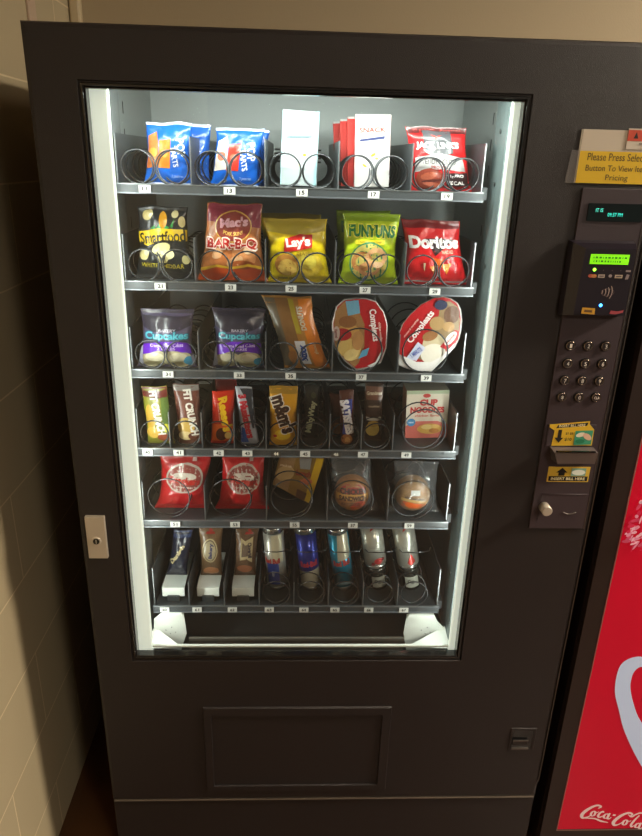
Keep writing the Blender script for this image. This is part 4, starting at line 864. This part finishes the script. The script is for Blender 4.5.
can(64, .0245, .172, '#1c2f8c', [('p', 'silver_foot', '#c6c2ac', [(-1.2, .08), (1.2, .08), (1.2, .36), (-1.2, .32)]), ('t', 'logo', '#c0384c', 'Red Bull', .05, .45, .90, .32, 2, .05), ('p', 'red_mark', '#a83048', [(-.4, .42), (.5, .43), (.5, .455), (-.4, .445)])],
    'deep blue energy drink can with a silver foot in the bottom tray')
can(65, .0245, .172, '#1f8fae', [('p', 'silver_band', '#bdb8a0', [(-.35, .50), (1.1, .54), (1.1, .92), (-.1, .92)]), ('t', 'logo', '#b83a30', 'Red Bull', .05, .47, .90, .32, 3, .05), ('p', 'foot_line', '#8fb8c4', [(-.6, .12), (.9, .12), (.9, .16), (-.6, .16)])],
    'turquoise energy drink can, middle can of the bottom tray')
for n, lab, it in ((66, 'white can with dark red marks, left of the rightmost white can in the bottom tray', ('e', 'red_mark', '#a83432', .25, .20, .20, .15)), (67, 'white can with a red heart-like mark, rightmost in the bottom tray', ('p', 'red_mark', '#bf3c34', [(-.15, .18), (.12, .12), (.62, .18), (.28, .36)]))):
    o = can(n, .0265, .134, '#b7b8ac', [('p', 'red_swoosh', '#9c3430', [(-.20, .82), (.0, .95), (.50, .96), (.2, .88)]), ('t', 'lettering', '#8a8880', 'CELSIUS', .15, .50, .55, .12, 0, .0), it]
      + ([('e', 'red_mark', '#7c2c2c', -.25, .16, .09, .08), ('e', 'red_mark', '#7c2c2c', .66, .22, .08, .08)] if n == 66 else []), lab, group='white cans')
    mb = MB(); r = .0215
    mb.lathe([(.001, -.0615), (r*.8, -.0615), (r, -.055), (r, -.012), (r*1.1, -.004), (r*1.1, .001)], mat('foot_grey', '#3a3a36', .15, metal=.4, coat=.5), 32)
    ft = mb.done('lower_section', o)
    def sf(x, zz, r=r): a = x/r; return Vector((r*sin(a), -r*cos(a), zz-.052))
    art(ft, sf, 2*r, .04, [('p', 'pale_label', '#a8aa9c', [(-.75, .05), (.85, .05), (.85, .80), (-.75, .80)]), ('t', 'lettering', '#55554c', '0g', -.1, .45, .35, .3, 0, .04)], step=.005, matf=ink_matte)

# ------------------------------------------------------------------ ceiling lamps (room)
for x, y, p, lab in ((2.0, -3.0, 56, 'square ceiling light panel in the middle of the room'), (3.1, -.55, 175, 'square ceiling light panel near the back wall')):
    e = tag(empty('ceiling_light', (x, y, 2.8)), lab, 'ceiling light', 'ceiling lights')
    MB().box(-.32, .32, -.32, .32, -.03, 0, M_white).done('frame', e)
    MB().box(-.29, .29, -.29, .29, -.034, -.030, mat('ceiling_diffuser_%d' % p, '#fff0d8', .5, emit=p, ecol='#fff0d8')).done('diffuser', e)
# unseen area lights added at the door's light strips to brighten the shelves
def area(name, loc, rot, sx, sy, power, col):
    l = bpy.data.lights.new(name, 'AREA'); l.shape = 'RECTANGLE'; l.size = sx; l.size_y = sy; l.energy = power; l.color = col
    o = bpy.data.objects.new(name, l); C.objects.link(o); o.location = loc; o.rotation_euler = rot; return o
LC = (.93, 1.0, .93)
a = area('top_strip_fill', (.44, .034, 1.741), (R(40), 0, 0), .66, .012, 4.8, LC)
b = area('left_strip_fill', (.104, .0375, 1.17), (0, 0, 0), .014, 1.06, 2.7, LC)
c = area('right_strip_fill', (.785, .0375, 1.17), (0, 0, 0), .014, 1.06, 2.7, LC)
for o, tgt in ((b, Vector((.42, .24, 1.17))), (c, Vector((.46, .24, 1.17)))):
    d = tgt-o.location; o.rotation_euler = d.to_track_quat('-Z', 'Y').to_euler()

w = bpy.data.worlds.new('world'); S.world = w; w.use_nodes = True
w.node_tree.nodes['Background'].inputs[0].default_value = (1, .82, .62, 1); w.node_tree.nodes['Background'].inputs[1].default_value = .10

# ------------------------------------------------------------------ camera
cam = bpy.data.cameras.new('camera'); co = bpy.data.objects.new('camera', cam); C.objects.link(co)
co.location = (.4256, -1.1688, 1.6444); co.rotation_euler = (1.2004, -.0261, -.0319)
cam.sensor_fit = 'VERTICAL'; cam.sensor_height = 36; cam.lens = 665.4034/836*36; cam.clip_start = .02
S.camera = co
S.view_settings.view_transform = 'Standard'; S.view_settings.look = 'None'; S.view_settings.exposure = 0; S.view_settings.gamma = 1
S.view_settings.use_curve_mapping = False
